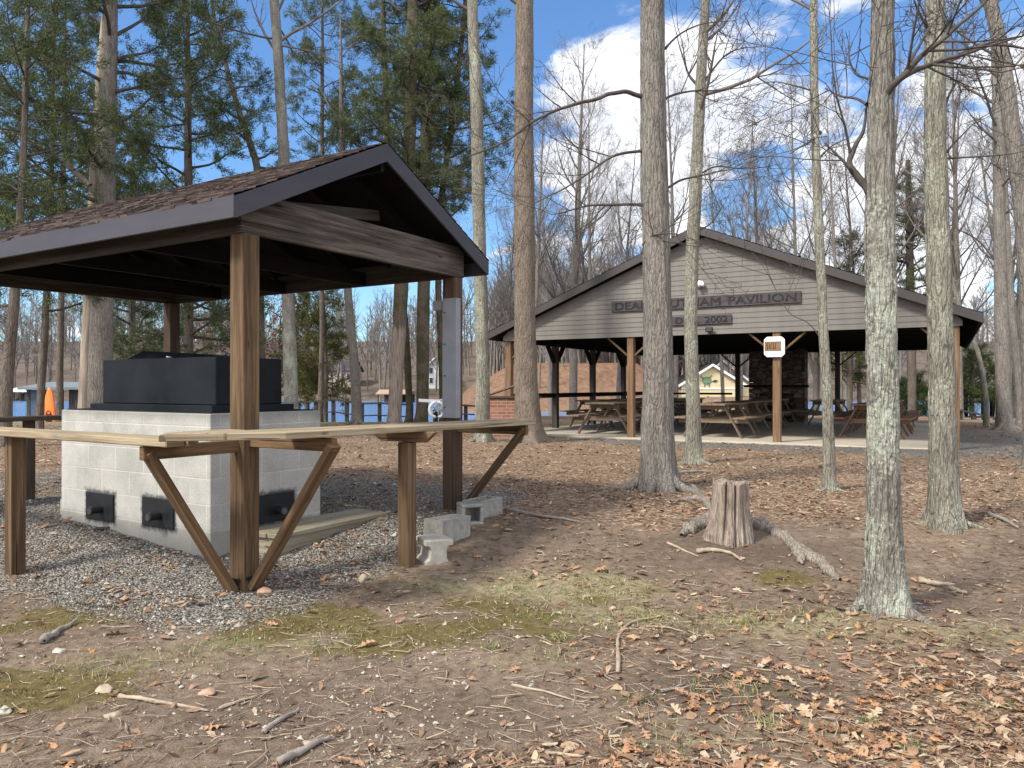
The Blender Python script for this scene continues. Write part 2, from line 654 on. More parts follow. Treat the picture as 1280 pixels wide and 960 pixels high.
M['fascia'] = mat_plain('dark_fascia_paint', (.047, .042, .050), .5, .14, 3, bstr=.08, stretch=(.6, .6, 3))
M['pav_fascia'] = mat_plain('pavilion_fascia_paint', (.050, .043, .043), .55, .12, 3)
M['grey_panel'] = mat_plain('grey_panel_paint', (.21, .215, .235), .5, .12, 5, bstr=.06)
M['black_steel'] = mat_plain('black_steel', (.0075, .0095, .0125), .6, .6, 2.2, spec=.16, bstr=.05)
M['dark_metal'] = mat_plain('dark_metal', (.010, .011, .013), .45, .3, 8)
M['bright_metal'] = mat_plain('bright_metal', (.45, .45, .46), .35, .2, 10, metal=.9)
M['white'] = mat_plain('white_paint', (.74, .75, .76), .55, .06, 4)
M['cmu_loose'] = mat_plain('loose_concrete_block', (.235, .228, .205), .93, .28, 16, bstr=.45)
M['cmu_pale'] = mat_plain('pale_concrete_block', (.36, .34, .29), .93, .2, 16, bstr=.45)
M['slab'] = mat_plain('slab_concrete', (.36, .315, .25), .9, .14, 2.2, bstr=.2)
M['shingle'] = mat_shingle('brown_shingle', [(0, (.022, .017, .016)), (.35, (.052, .037, .033)), (.7, (.088, .064, .057)), (1, (.14, .105, .094))], .10, .10)
M['shingle_dark'] = mat_shingle('dark_shingle', [(0, (.03, .028, .03)), (.5, (.055, .05, .052)), (1, (.09, .085, .085))])
M['trunk_grey'] = mat_bark('grey_bark', (.055, .048, .042), (.185, .165, .145), (.34, .31, .275), (.36, .36, .30), -.05)
M['trunk_brown'] = mat_bark('brown_grey_bark', (.055, .043, .034), (.17, .135, .105), (.30, .25, .205), (.34, .31, .26), -.10)
M['trunk_lichen'] = mat_bark('lichen_bark', (.06, .055, .048), (.19, .175, .15), (.30, .28, .25), (.47, .50, .41), .070, ltop=2.5)
M['trunk_lichen_light'] = mat_bark('light_lichen_bark', (.06, .055, .045), (.20, .185, .15), (.36, .34, .28), (.46, .49, .38), .02)
M['trunk_far'] = mat_bark('far_bark', (.065, .056, .048), (.17, .15, .13), (.30, .27, .24), scale=.7)
M['trunk_pine'] = mat_bark('pine_bark', (.04, .032, .026), (.13, .105, .085), (.23, .19, .16), scale=.8)
M['trunk_cedar'] = mat_bark('cedar_bark', (.05, .04, .03), (.13, .10, .075), (.2, .16, .12), green=(.055, .062, .022))
M['trunk_cedar_peeled'] = mat_bark('peeling_cedar_bark', (.05, .04, .03), (.13, .10, .075), (.2, .16, .12), green=(.055, .062, .022), peel=(3.8, 1.6))
M['peeled'] = mat_wood('peeled_trunk_wood', (.14, .105, .08), (.29, .235, .19), (.43, .37, .31), bstr=.9)
M['twig'] = mat_plain('twig_bark', (.135, .115, .098), .9, .35, 3)
M['twig_far'] = mat_plain('far_twig_bark', (.150, .128, .112), .9, .35, 1)
M['limb'] = mat_plain('limb_bark', (.070, .058, .049), .9, .45, 14, bstr=.4)
M['stick'] = mat_plain('stick_wood', (.30, .235, .175), .9, .35, 14, bstr=.3)
M['stick_grey'] = mat_plain('grey_stick_wood', (.22, .19, .165), .9, .35, 14, bstr=.3)
def mat_stump():
    m, t, b = new_mat('stump_wood', .9, .1)
    obj = t.node('ShaderNodeTexCoord').outputs['Object']
    w = t.vmath('ADD', obj, t.vmath('MULTIPLY', t.noise(obj, 5, 3, .6, out=1), (.03, .03, .06)))
    f1 = t.noise(t.scale(w, (42, 42, 2.6)), 1.0, 5, .65)
    f2 = t.noise(t.scale(w, (130, 130, 7)), 1.0, 4, .65)
    f = t.math('ADD', t.math('MULTIPLY', f1, .6), t.math('MULTIPLY', f2, .4))
    c = t.ramp(f, [(.33, (.055, .040, .032)), (.44, (.185, .15, .125)), (.56, (.345, .295, .25)), (.72, (.50, .45, .395))])
    p = t.noise(obj, 4, 4, .6)
    c = t.mix(1.0, c, t.ramp(p, [(.3, (.72, .68, .66)), (.7, (1.12, 1.1, 1.08))]), 'MULTIPLY')
    t.l.new(c, b.inputs['Base Color'])
    bump(t, b, f, 1.0, .022)
    return m


M['stump'] = mat_stump()
M['root'] = mat_bark('root_bark', (.10, .085, .07), (.27, .23, .19), (.44, .39, .33), scale=1.2)
M['needle'] = mat_island('dark_evergreen', [(0, (.042, .060, .028)), (.4, (.088, .116, .052)), (.8, (.138, .164, .072)), (1, (.20, .21, .095))], trans=.3)
M['needle_olive'] = mat_island('olive_evergreen', [(0, (.035, .042, .013)), (.5, (.085, .09, .026)), (1, (.15, .15, .05))], trans=.22)
M['needle_bright'] = mat_island('bright_evergreen', [(0, (.035, .06, .015)), (.5, (.075, .11, .026)), (1, (.12, .165, .045))], trans=.22)
M['brown_leaf'] = mat_island('brown_oak_leaf', [(0, (.06, .032, .018)), (.5, (.15, .078, .042)), (1, (.25, .145, .085))], trans=.2)
M['litter'] = mat_island('litter_bits', [(0, (.066, .043, .030)), (.25, (.15, .090, .058)), (.5, (.245, .147, .091)), (.72, (.32, .205, .130)),
                                         (.85, (.37, .275, .185)), (.94, (.44, .36, .265)), (1, (.36, .18, .08))], trans=.08)
M['oak_leaf'] = mat_island('fallen_oak_leaf', [(0, (.16, .095, .062)), (.3, (.29, .17, .105)), (.5, (.41, .235, .14)), (.6, (.42, .21, .095)), (.82, (.38, .275, .19)), (1, (.52, .39, .27))], trans=.12)
M['gravel'] = mat_island('gravel_stone', [(0, (.12, .108, .095)), (.35, (.215, .20, .178)), (.65, (.32, .30, .265)), (.78, (.40, .37, .32)), (.88, (.33, .24, .165)), (.97, (.23, .155, .105)), (1, (.48, .44, .37))])
M['stone'] = mat_plain('pale_stone', (.34, .275, .20), .85, .25, 20, bstr=.3)
M['moss_tuft'] = mat_island('moss_tufts', [(0, (.05, .042, .016)), (.5, (.13, .11, .034)), (.85, (.22, .20, .055)), (1, (.30, .30, .07))])
M['pebble'] = mat_island('pebbles', [(0, (.11, .085, .065)), (.4, (.22, .175, .14)), (.75, (.33, .28, .23)), (1, (.46, .42, .36))])
M['grass'] = mat_island('pale_grass', [(0, (.08, .12, .025)), (.35, (.16, .20, .055)), (.65, (.30, .29, .12)), (1, (.44, .38, .23))], trans=.25)
M['yellow'] = mat_plain('yellow_siding', (.56, .475, .29), .7, .05, 2)
M['beige'] = mat_plain('beige_siding', (.42, .34, .27), .7, .08, 1)
M['house_white'] = mat_plain('white_siding', (.62, .62, .62), .7, .06, 1)
M['glass'] = mat_plain('dark_window_glass', (.03, .035, .045), .15, .2, 3, spec=.5)
M['tan_roof'] = mat_plain('tan_roof', (.34, .23, .17), .85, .12, 2)
M['blue_roof'] = mat_plain('blue_grey_roof', (.15, .18, .19), .8, .15, 2)
M['blue_panel'] = mat_plain('slate_blue_panel', (.06, .085, .12), .6, .15, 4)
M['orange'] = mat_plain('orange_plastic', (.85, .17, .025), .4, .1, 2)
M['green_paint'] = mat_plain('green_paint', (.13, .21, .12), .6, .2, 10)
M['brown_paint'] = mat_plain('dark_brown_paint', (.05, .035, .025), .6, .2, 10)
M['sign_board'] = mat_wood('sign_board_wood', (.026, .022, .024), (.056, .049, .051), (.09, .08, .08))
M['sign_letter'] = mat_plain('dark_letter_paint', (.010, .010, .016), .6, .2, 20)
M['amber_panel'] = mat_wood('amber_panel_wood', (.11, .06, .032), (.21, .122, .068), (.29, .18, .10))
# ------------------------------------------------------------------ special materials
def mat_block_wall():
    """painted concrete block with black overspray round the three vents (real paint on the wall)"""
    m, t, b = new_mat('concrete_block_wall', .9, .15)
    uv = t.node('ShaderNodeTexCoord').outputs['UV']
    obj = t.node('ShaderNodeTexCoord').outputs['Object']
    br = t.node('ShaderNodeTexBrick')
    t.put(br.inputs['Vector'], uv)
    br.offset = .5
    br.inputs['Scale'].default_value = 1
    br.inputs['Mortar Size'].default_value = .006
    br.inputs['Mortar Smooth'].default_value = .3
    br.inputs['Brick Width'].default_value = .40
    br.inputs['Row Height'].default_value = .20
    br.inputs['Color1'].default_value = (.345, .338, .312, 1)
    br.inputs['Color2'].default_value = (.395, .387, .358, 1)
    br.inputs['Mortar'].default_value = (.45, .437, .395, 1)
    c = br.outputs['Color']
    n = t.noise(obj, 3.0, 6, .65)
    n2 = t.noise(obj, 90, 3, .6)
    c = t.mix(1.0, c, t.ramp(n, [(.3, .78), (.7, 1.12)]), 'MULTIPLY')
    c = t.mix(1.0, c, t.ramp(n2, [(.3, .82), (.7, 1.12)]), 'MULTIPLY')
    s = t.node('ShaderNodeSeparateXYZ')
    t.l.new(uv, s.inputs[0])
    # greyer, dirtier lowest course and soot under the grate: stains
    low = t.math('ADD', s.outputs[1], t.math('MULTIPLY', t.noise(obj, 5, 4, .6), .10))
    c = t.mix(t.math('MULTIPLY', t.step(low, .27, .22), .55), c, (.20, .19, .165))
    top = t.math('ADD', s.outputs[1], t.math('MULTIPLY', t.noise(obj, 4, 5, .65), .16))
    c = t.mix(t.math('MULTIPLY', t.step(top, 1.08, 1.18), .55), c, (.15, .14, .125))
    for (uc, vc, hw, hh) in ((2.217, .277, .205, .115), (1.398, .290, .205, .115), (10.945, .305, .19, .115)):
        du = t.math('SUBTRACT', t.math('ABSOLUTE', t.math('SUBTRACT', s.outputs[0], uc)), hw)
        dv = t.math('SUBTRACT', t.math('ABSOLUTE', t.math('SUBTRACT', s.outputs[1], vc)), hh)
        d = t.math('ADD', t.math('MAXIMUM', du, dv), t.math('MULTIPLY', t.math('SUBTRACT', t.noise(obj, 22, 5, .7), .5), .09))
        c = t.mix(t.math('MULTIPLY', t.step(d, .05, .0), .85), c, (.016, .018, .022))
    t.l.new(c, b.inputs['Base Color'])
    bump(t, b, t.math('SUBTRACT', t.math('MULTIPLY', n2, .5), br.outputs['Fac']), .5, .006)
    return m


M['block_wall'] = mat_block_wall()


def mat_brick():
    m, t, b = new_mat('red_brick', .9, .15)
    uv = t.node('ShaderNodeTexCoord').outputs['UV']
    br = t.node('ShaderNodeTexBrick')
    t.put(br.inputs['Vector'], uv)
    br.inputs['Scale'].default_value = 1
    br.inputs['Mortar Size'].default_value = .006
    br.inputs['Brick Width'].default_value = .21
    br.inputs['Row Height'].default_value = .075
    br.inputs['Color1'].default_value = (.20, .085, .055, 1)
    br.inputs['Color2'].default_value = (.29, .135, .09, 1)
    br.inputs['Mortar'].default_value = (.30, .26, .22, 1)
    t.l.new(br.outputs['Color'], b.inputs['Base Color'])
    bump(t, b, br.outputs['Fac'], -.4, .006)
    return m


M['brick'] = mat_brick()


def mat_fieldstone():
    m, t, b = new_mat('fieldstone', .9, .2)
    obj = t.node('ShaderNodeTexCoord').outputs['Object']
    w = t.vmath('ADD', obj, t.vmath('MULTIPLY', t.noise(obj, 3, 3, .5, out=1), (.1, .1, .1)))
    vo = t.node('ShaderNodeTexVoronoi', feature='DISTANCE_TO_EDGE')
    t.put(vo.inputs['Vector'], t.scale(w, (4, 4, 7)))
    vo.inputs['Scale'].default_value = 1
    vc = t.node('ShaderNodeTexVoronoi', feature='F1')
    t.put(vc.inputs['Vector'], t.scale(w, (4, 4, 7)))
    vc.inputs['Scale'].default_value = 1
    c = t.ramp(t.math('FRACT', t.math('MULTIPLY', t.vmath('LENGTH', vc.outputs['Color']), 7.3)), [(0, (.07, .05, .04)), (.5, (.12, .095, .08)), (1, (.19, .15, .12))])
    e = t.step(vo.outputs['Distance'], .02, .09)
    c = t.mix(e, (.05, .045, .04), c)
    t.l.new(c, b.inputs['Base Color'])
    bump(t, b, e, .8, .03)
    return m


M['fieldstone'] = mat_fieldstone()


def mat_siding():
    m, t, b = new_mat('taupe_siding', .55, .3)
    obj = t.node('ShaderNodeTexCoord').outputs['Object']
    n = t.noise(obj, .8, 5, .6)
    c = t.ramp(n, [(.3, (.128, .115, .103)), (.7, (.160, .146, .131))])
    st = t.noise(t.scale(obj, (3, 3, .2)), 1.2, 5, .65)
    c = t.mix(1.0, c, t.ramp(st, [(.3, .84), (.65, 1.08)]), 'MULTIPLY')
    t.l.new(c, b.inputs['Base Color'])
    return m


M['siding'] = mat_siding()


def mat_water():
    m, t, b = new_mat('lake_water', .18, .35)
    b.inputs['Base Color'].default_value = (.07, .20, .43, 1)  # blue of the reflected sky put into the base colour
    obj = t.node('ShaderNodeTexCoord').outputs['Object']
    n = t.noise(t.scale(obj, (.6, 2.0, 1)), 1.2, 4, .6)
    bump(t, b, n, .22, .25)
    return m


M['water'] = mat_water()


def mat_ground():
    m, t, b = new_mat('forest_ground', .95, .1)
    obj = t.node('ShaderNodeTexCoord').outputs['Object']
    at = t.node('ShaderNodeAttribute', attribute_name='zone')
    sep = t.node('ShaderNodeSeparateColor')
    t.l.new(at.outputs['Color'], sep.inputs[0])
    at2 = t.node('ShaderNodeAttribute', attribute_name='zone_two')
    sep2 = t.node('ShaderNodeSeparateColor')
    t.l.new(at2.outputs['Color'], sep2.inputs[0])
    edge = t.noise(obj, 5.5, 6, .7)

    def mask(ch, soft=.22):
        f = t.math('ADD', ch, t.math('MULTIPLY', t.math('SUBTRACT', edge, .5), .95))
        return t.step(f, .5 - soft, .5 + soft)
    gravel, moss, mulch = mask(sep.outputs[0], .16), mask(sep.outputs[1], .22), mask(sep.outputs[2], .3)
    straw, bank, farw = mask(sep2.outputs[0], .30), sep2.outputs[1], sep2.outputs[2]
    tuft = t.noise(obj, 34, 4, .7)
    moss = t.math('MULTIPLY', moss, t.step(t.math('ADD', tuft, t.math('MULTIPLY', moss, .16)), .44, .60))
    fine = t.noise(obj, 120, 4, .7)
    mid = t.noise(obj, 16, 5, .65)
    big = t.noise(obj, 1.7, 4, .6)
    # bare dirt
    dirt = t.ramp(t.math('ADD', t.math('MULTIPLY', mid, .5), t.math('MULTIPLY', fine, .5)), [(.36, (.082, .059, .042)), (.5, (.172, .127, .092)), (.66, (.285, .222, .165))])
    dirt = t.mix(1.0, dirt, t.ramp(big, [(.3, .74), (.7, 1.22)]), 'MULTIPLY')

    # mulch: small stretched flakes of two sizes, turned two ways
    def flakes(sc, rot, seed):
        mp = t.node('ShaderNodeMapping')
        t.put(mp.inputs[0], t.vmath('ADD', obj, t.vmath('MULTIPLY', t.noise(obj, 7, 2, .5, out=1), (.12, .12, 0))))
        mp.inputs['Rotation'].default_value = (0, 0, rot)
        mp.inputs['Location'].default_value = (seed, seed * .7, 0)
        mp.inputs['Scale'].default_value = (sc, sc * 2.6, sc)
        v = t.node('ShaderNodeTexVoronoi', feature='F1', voronoi_dimensions='2D')
        t.l.new(mp.outputs[0], v.inputs['Vector'])
        v.inputs['Scale'].default_value = 1
        s_ = t.node('ShaderNodeSeparateColor')
        t.l.new(v.outputs['Color'], s_.inputs[0])
        return s_.outputs[0], v.outputs['Distance']
    stops = [(0, (.062, .043, .031)), (.35, (.142, .095, .064)), (.6, (.235, .156, .102)), (.82, (.34, .24, .163)), (1, (.50, .40, .30))]
    r1, d1 = flakes(22, .5, 3.1)
    r2, d2 = flakes(38, 1.9, 8.4)
    mul = t.mix(t.step(r2, .35, .55), t.ramp(r1, stops), t.ramp(t.math('FRACT', t.math('MULTIPLY', r2, 5.7)), stops))
    mul = t.mix(1.0, mul, t.ramp(big, [(.3, .8), (.7, 1.18)]), 'MULTIPLY')
    dirt = t.mix(t.math('MULTIPLY', at2.outputs['Alpha'], .8), dirt, t.ramp(fine, [(.35, (.045, .033, .026)), (.65, (.105, .078, .062))]))
    c = t.mix(mulch, dirt, mul)
    # straw-coloured dry grass on the dirt
    sg = t.noise(t.scale(obj, (1, 2.4, 1)), 55, 4, .75)
    c = t.mix(t.math('MULTIPLY', straw, t.step(sg, .38, .56)), c, t.ramp(mid, [(.35, (.15, .15, .065)), (.65, (.34, .29, .18))]))
    # moss
    mo = t.ramp(t.math('ADD', t.math('MULTIPLY', fine, .6), t.math('MULTIPLY', mid, .4)), [(.35, (.055, .042, .017)), (.55, (.125, .102, .034)), (.7, (.22, .185, .062))])
    c = t.mix(t.math('MULTIPLY', moss, .85), c, mo)
    # gravel
    gv = t.node('ShaderNodeTexVoronoi', feature='F1')
    t.put(gv.inputs['Vector'], obj)
    gv.inputs['Scale'].default_value = 58
    gs = t.node('ShaderNodeSeparateColor')
    t.l.new(gv.outputs['Color'], gs.inputs[0])
    gc = t.ramp(gs.outputs[0], [(0, (.11, .105, .10)), (.5, (.25, .24, .225)), (.85, (.38, .36, .325)), (1, (.45, .38, .30))])
    gc = t.mix(t.step(gv.outputs['Distance'], .35, .75), gc, (.085, .073, .062))
    c = t.mix(gravel, c, gc)
    # leaf bank and wooded land over the lake
    bk = t.ramp(t.noise(t.scale(obj, (1, .5, 1)), 2.2, 7, .8), [(.34, (.06, .036, .026)), (.48, (.18, .098, .060)), (.7, (.29, .175, .11))])
    c = t.mix(bank, c, bk)
    c = t.mix(farw, c, t.ramp(t.noise(obj, .6, 5, .7), [(.3, (.085, .068, .056)), (.7, (.17, .135, .11))]))
    t.l.new(c, b.inputs['Base Color'])
    h = t.math('ADD', t.math('MULTIPLY', mid, .6), t.math('MULTIPLY', fine, .35))
    h = t.math('ADD', h, t.math('MULTIPLY', mulch, t.math('MULTIPLY', t.math('SUBTRACT', r2, d1), .5)))
    h = t.math('SUBTRACT', h, t.math('MULTIPLY', gravel, t.math('MULTIPLY', gv.outputs['Distance'], 1.3)))
    bump(t, b, h, .9, .022)
    return m


M['ground'] = mat_ground()

# ------------------------------------------------------------------ ground sheet
C0 = np.array([-1.816, 5.162])          # near corner of the shelter's front post
AV = np.array([.5225, .8526])           # shelter axes on the ground
AU = np.array([-.8526, .5225])
PL = np.array([-.06, 18.97])            # pavilion's left front post
AF = np.array([.8705, -.4922])
AG = np.array([.4922, .8705])


def loc_sh(x, y):
    dx, dy = x - C0[0], y - C0[1]
    return dx * AV[0] + dy * AV[1], dx * AU[0] + dy * AU[1]


def loc_pv(x, y):
    dx, dy = x - PL[0], y - PL[1]
    return dx * AF[0] + dy * AF[1], dx * AG[0] + dy * AG[1]


def zones(x, y):
    v, u = loc_sh(x, y)
    px_, py_ = loc_pv(x, y)
    n = fbm(x * .7, y * .7, 31, 4)
    n2 = fbm(x * 1.5, y * 1.5, 77, 4)
    # gravel pad under the shelter, spilling out to the front-left, and along the pavilion's slab
    du = np.maximum(np.maximum(-.25 - u, u - 6.5), 0)
    dv = np.maximum(np.maximum(-.45 - v, v - 3.7), 0)
    d = np.hypot(du, dv)
    gr = ss(1 - d / .75) * .58 + .08
    gr = np.maximum(gr, .62 * ss((u - .5) / 1.2) * ss((v + 1.6) / .8) * (v < 1) * ss((6.0 - y) / .5 + 1))
    gr = np.where((u < -.05) & (v > 2.0), gr * .55, gr)
    sl = np.maximum(np.maximum(-.6 - px_, px_ - 14), np.maximum(-1.6 - py_, py_ - 9))
    gr = np.maximum(gr, .62 * ss(1 - sl / .9) * ss((px_ + .5) / 1.5))
    gr = gr + .55 * (n - .5)
    # moss belts in front of the pad
    xs = x + .25
    moss = np.exp(-((y - 4.50 + .10 * xs) / .62) ** 2) * (.42 + .75 * ss((n2 - .38) / .2)) * ss((1.0 - x) / 1.4)
    moss = np.maximum(moss, .95 * np.exp(-((x + 2.25) / .7) ** 2 - ((y - 3.55) / .35) ** 2))
    for (mx, my, sx, sy, a) in ((.55, 5.0, .3, .18, .62), (1.95, 5.45, .28, .22, .95), (.95, 5.2, .25, .2, .55), (-.55, 4.3, .5, .22, .75)):
        moss = np.maximum(moss, a * np.exp(-((x - mx) / sx) ** 2 - ((y - my) / sy) ** 2))
    # mulch
    mu = .72 * ss((y - 5.9 + .30 * np.minimum(x, 2.0) - .55 * ss((x - 1.6) / .8)) / 1.3)
    mu = np.maximum(mu, .7 * ss((x - .1 * y - .45) / .8) * ss((4.2 - y) / .7))
    mu = np.maximum(mu, .60 * ss((3.25 - y) / .6) * ss((x + .6) / .8))
    mu = np.maximum(mu, .36 * ss((x + .4) / 1))
    mu = mu * (1 - .75 * np.exp(-((x - 1.55) / .75) ** 2 - ((y - 5.75) / .55) ** 2))
    mu = mu + .25 * (n2 - .5) - .25 * ss((-.3 - x) / 1.2) * ss((5 - y) / .5)
    # straw grass
    st = .0 * x
    for (mx, my, sx, sy, a) in ((-1.3, 4.2, .8, .3, .45), (-1.9, 3.9, .6, .25, .4), (.9, 3.0, .5, .2, .4), (.35, 5.25, .75, .40, .85), (.65, 4.65, .6, .35, .60), (1.65, 4.55, .8, .38, .60), (2.5, 4.35, .7, .3, .55), (.1, 3.9, .5, .2, .35),
                                (-.45, 5.3, .5, .25, .5), (2.2, 3.4, .5, .2, .4), (1.1, 3.5, .4, .2, .35)):
        st = np.maximum(st, a * np.exp(-((x - mx) / sx) ** 2 - ((y - my) / sy) ** 2))
    ratio = x / np.maximum(y, 1)
    bank = (.55 + .6 * fbm(x * .12, y * .12, 3, 4)) * ss((y - 57) / 4) * np.where(y < 98, 1.0, .0) * ss((ratio + .08) / .02) * (1 - ss((ratio - .20) / .02))
    grs = np.exp(-((y - 25) / 2.5) ** 2) * ss((-2 - x) / 2) * .8
    st = np.maximum(st, grs)
    dark_soil = 0 * x  # patches where the bare soil has a darker colour
    for (mx, my, sx, sy, a) in ((1.9, 6.0, 1.0, .55, .9), (1.05, 3.5, .6, .3, .9), (.2, 4.4, .9, .3, .35), (2.6, 4.9, .9, .25, .6), (-.9, 3.3, .9, .3, .4), (.25, 6.6, .9, .5, .5)):
        dark_soil = np.maximum(dark_soil, a * np.exp(-((x - mx) / sx) ** 2 - ((y - my) / sy) ** 2))
    dark_soil = np.clip(dark_soil * (.5 + n2), 0, 1)
    mu = mu * (1 - .7 * dark_soil)
    return gr, moss, mu, np.clip(st * 1.2, 0, 1), bank, dark_soil


def build_ground():
    def axis(lo, hi, step, far_lo, far_hi, grow=1.11):
        a = list(np.arange(lo, hi, step))
        s_, p = step, hi
        up = []
        while p < far_hi:
            up.append(p)
            s_ *= grow
            p += s_
        up.append(far_hi)
        s_, p = step, lo - step
        dn = []
        while p > far_lo:
            dn.append(p)
            s_ *= grow
            p -= s_
        dn.append(far_lo)
        return np.array(dn[::-1] + a + up)
    X = axis(-6.5, 6.5, .05, -420, 420)
    Y = axis(2.0, 9.5, .05, -60, 620, 1.06)
    xx, yy = np.meshgrid(X, Y)
    z = G(xx, yy)
    gr, mo, mu, st, bk, dp = zones(xx, yy)
    rough = np.exp(-np.maximum(yy - 10, 0) / 4)
    z = z + rough * .012 * (vnoise(xx * 22, yy * 22, 3) - .5) + rough * np.clip(gr, 0, 1) * .014 * (vnoise(xx * 20, yy * 20, 8) - .5)
    V = np.stack([xx, yy, z], -1).reshape(-1, 3)
    nx, ny = len(X), len(Y)
    i = np.arange(ny - 1)[:, None] * nx + np.arange(nx - 1)[None, :]
    F = np.stack([i, i + 1, i + nx + 1, i + nx], -1).reshape(-1, 4)
    one = np.ones_like(gr)
    c1 = np.stack([gr, mo, mu, one], -1).reshape(-1, 4)
    c2 = np.stack([st, bk, .92 * ss((yy - 96) / 6), dp], -1).reshape(-1, 4)
    o = np_mesh('ground', V, [F], M['ground'], smooth=True, colors={'zone': c1, 'zone_two': c2})
    tag(o, kind='structure')


build_ground()
mb = MB(1)
mb.poly([(-420, 26, -.6), (420, 26, -.6), (420, 600, -.6), (-420, 600, -.6)], [(0, 1, 2, 3)], (1, 0, 0))
tag(mb.build('lake_water', M['water']), kind='structure')

# ------------------------------------------------------------------ cooking shelter (local x = v axis, y = u axis)
SH_RZ = math.atan2(AV[1], AV[0])
sh = empty('cooking_shelter', (C0[0], C0[1], 0), SH_RZ,
           'small open brown shelter with gabled shingle roof over the black barbecue pit', 'shelter')
BZ = 2.443
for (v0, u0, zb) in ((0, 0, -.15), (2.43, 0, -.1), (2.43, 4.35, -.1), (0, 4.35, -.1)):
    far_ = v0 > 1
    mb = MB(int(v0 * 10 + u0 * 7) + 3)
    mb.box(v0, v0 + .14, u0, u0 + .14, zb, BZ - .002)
    mb.build('post', M['post_dark_shaded' if far_ else 'post'], sh, .006)

RV0, RV1, RU0, RU1 = -.19, 2.76, -.14, 4.63
EZ, AZ = 2.643, 3.377
VM = (RV0 + RV1) / 2
SL = (AZ - EZ) / (VM - RV0)


def rz_(v):
    return EZ + SL * (min(v, RV1 + RV0 - v) - RV0)


for u0 in (.0, 4.445):
    mb = MB(11 + int(u0))
    pts = [(-.02, u0, BZ), (2.59, u0, BZ), (2.59, u0, rz_(2.59) - .05), (2.50, u0, 2.733), (.07, u0, 2.733), (-.02, u0, rz_(-.02) - .05)]
    mb.prism(pts, (0, .045, 0), (1, 0, 0))
    mb.build('gable_beam', M['beam'], sh, .005)
for v0 in (.0, 2.525):
    mb = MB(15 + int(v0))
    mb.box(v0, v0 + .045, .048, 4.44, BZ, 2.64)
    mb.build('eave_beam', M['shed_wood'], sh, .005)
# far gable closed with boards, a thin gap left over the beam
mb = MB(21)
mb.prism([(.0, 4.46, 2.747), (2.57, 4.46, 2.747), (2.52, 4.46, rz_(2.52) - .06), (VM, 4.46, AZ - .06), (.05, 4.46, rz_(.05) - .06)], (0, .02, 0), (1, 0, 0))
mb.build('gable_board', M['shade_dark_wood'], sh)
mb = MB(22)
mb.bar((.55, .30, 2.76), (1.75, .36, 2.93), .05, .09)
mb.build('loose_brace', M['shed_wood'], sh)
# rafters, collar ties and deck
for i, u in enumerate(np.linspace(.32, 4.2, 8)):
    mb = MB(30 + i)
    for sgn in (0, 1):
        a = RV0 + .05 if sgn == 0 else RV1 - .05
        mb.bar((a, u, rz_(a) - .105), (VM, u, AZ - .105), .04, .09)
    mb.build('rafter', M['shade_dark_wood'], sh)
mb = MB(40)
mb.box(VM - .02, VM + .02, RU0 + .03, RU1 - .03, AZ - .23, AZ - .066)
mb.build('ridge_board', M['shade_dark_wood'], sh)
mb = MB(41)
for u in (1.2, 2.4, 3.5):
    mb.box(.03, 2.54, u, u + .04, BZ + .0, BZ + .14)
mb.build('tie_beam', M['shade_dark_wood'], sh)


def roof_slope(parent, v0, z0, v1, z1, u0, u1, mat, deckmat, thick=.03, course=.14, seed=0, axis_u=(0, 1, 0)):
    """deck plus overlapping shingle courses between an eave line (v0,z0) and the ridge (v1,z1)"""
    d = MB(seed)
    e = .012
    d.prism([(v0, u0 + e, z0 - .012), (v1, u0 + e, z1 - .012), (v1, u0 + e, z1 - thick), (v0, u0 + e, z0 - thick)], (0, u1 - u0 - 2 * e, 0), (0, 1, 0))
    d.build('roof_deck', deckmat, parent)
    dv, dz = v1 - v0, z1 - z0
    L = math.hypot(dv, dz)
    dv, dz = dv / L, dz / L
    nv, nz = (-dz, dv) if dv > 0 else (dz, -dv)
    n = int(L / course)
    V, F, UV = [], [], []
    rng = random.Random(seed)
    sgn = 1 if dv > 0 else -1
    for k in range(n + 1):
        s0 = k * course - .015
        s1 = min(s0 + course + .05, L + .004)
        x = u0 - .02
        while x < u1 + .02:
            w = rng.uniform(.07, .22)
            xe = min(x + w, u1 + .02)
            h0 = rng.choice((.004, .006, .008))
            so = s0 - rng.choice((0, 0, .004, .010))
            pts = []
            for (s_, h) in ((so, h0 + .006), (s1, .0)):
                for xx_ in (x, xe - .003):
                    pts.append((v0 + dv * s_ + nv * h, xx_, z0 - .006 + dz * s_ + nz * h))
            for xx_ in (x, xe - .003):
                pts.append((v0 + dv * so, xx_, z0 - .012 + dz * so))
            bq = len(V)
            V += pts
            f = [(0, 1, 3, 2), (4, 5, 1, 0)]
            F += [tuple(bq + i for i in (ff if sgn < 0 else ff[::-1])) for ff in f]
            UV += [(x + .01, s0 + .05), (xe, s0 + .05), (x + .01, s0 + .08), (xe, s0 + .08), (x + .01, s0 + .06), (xe, s0 + .06)]
            x = xe
    np_mesh('shingles', V, [np.array(F)], mat, parent, uv=UV)


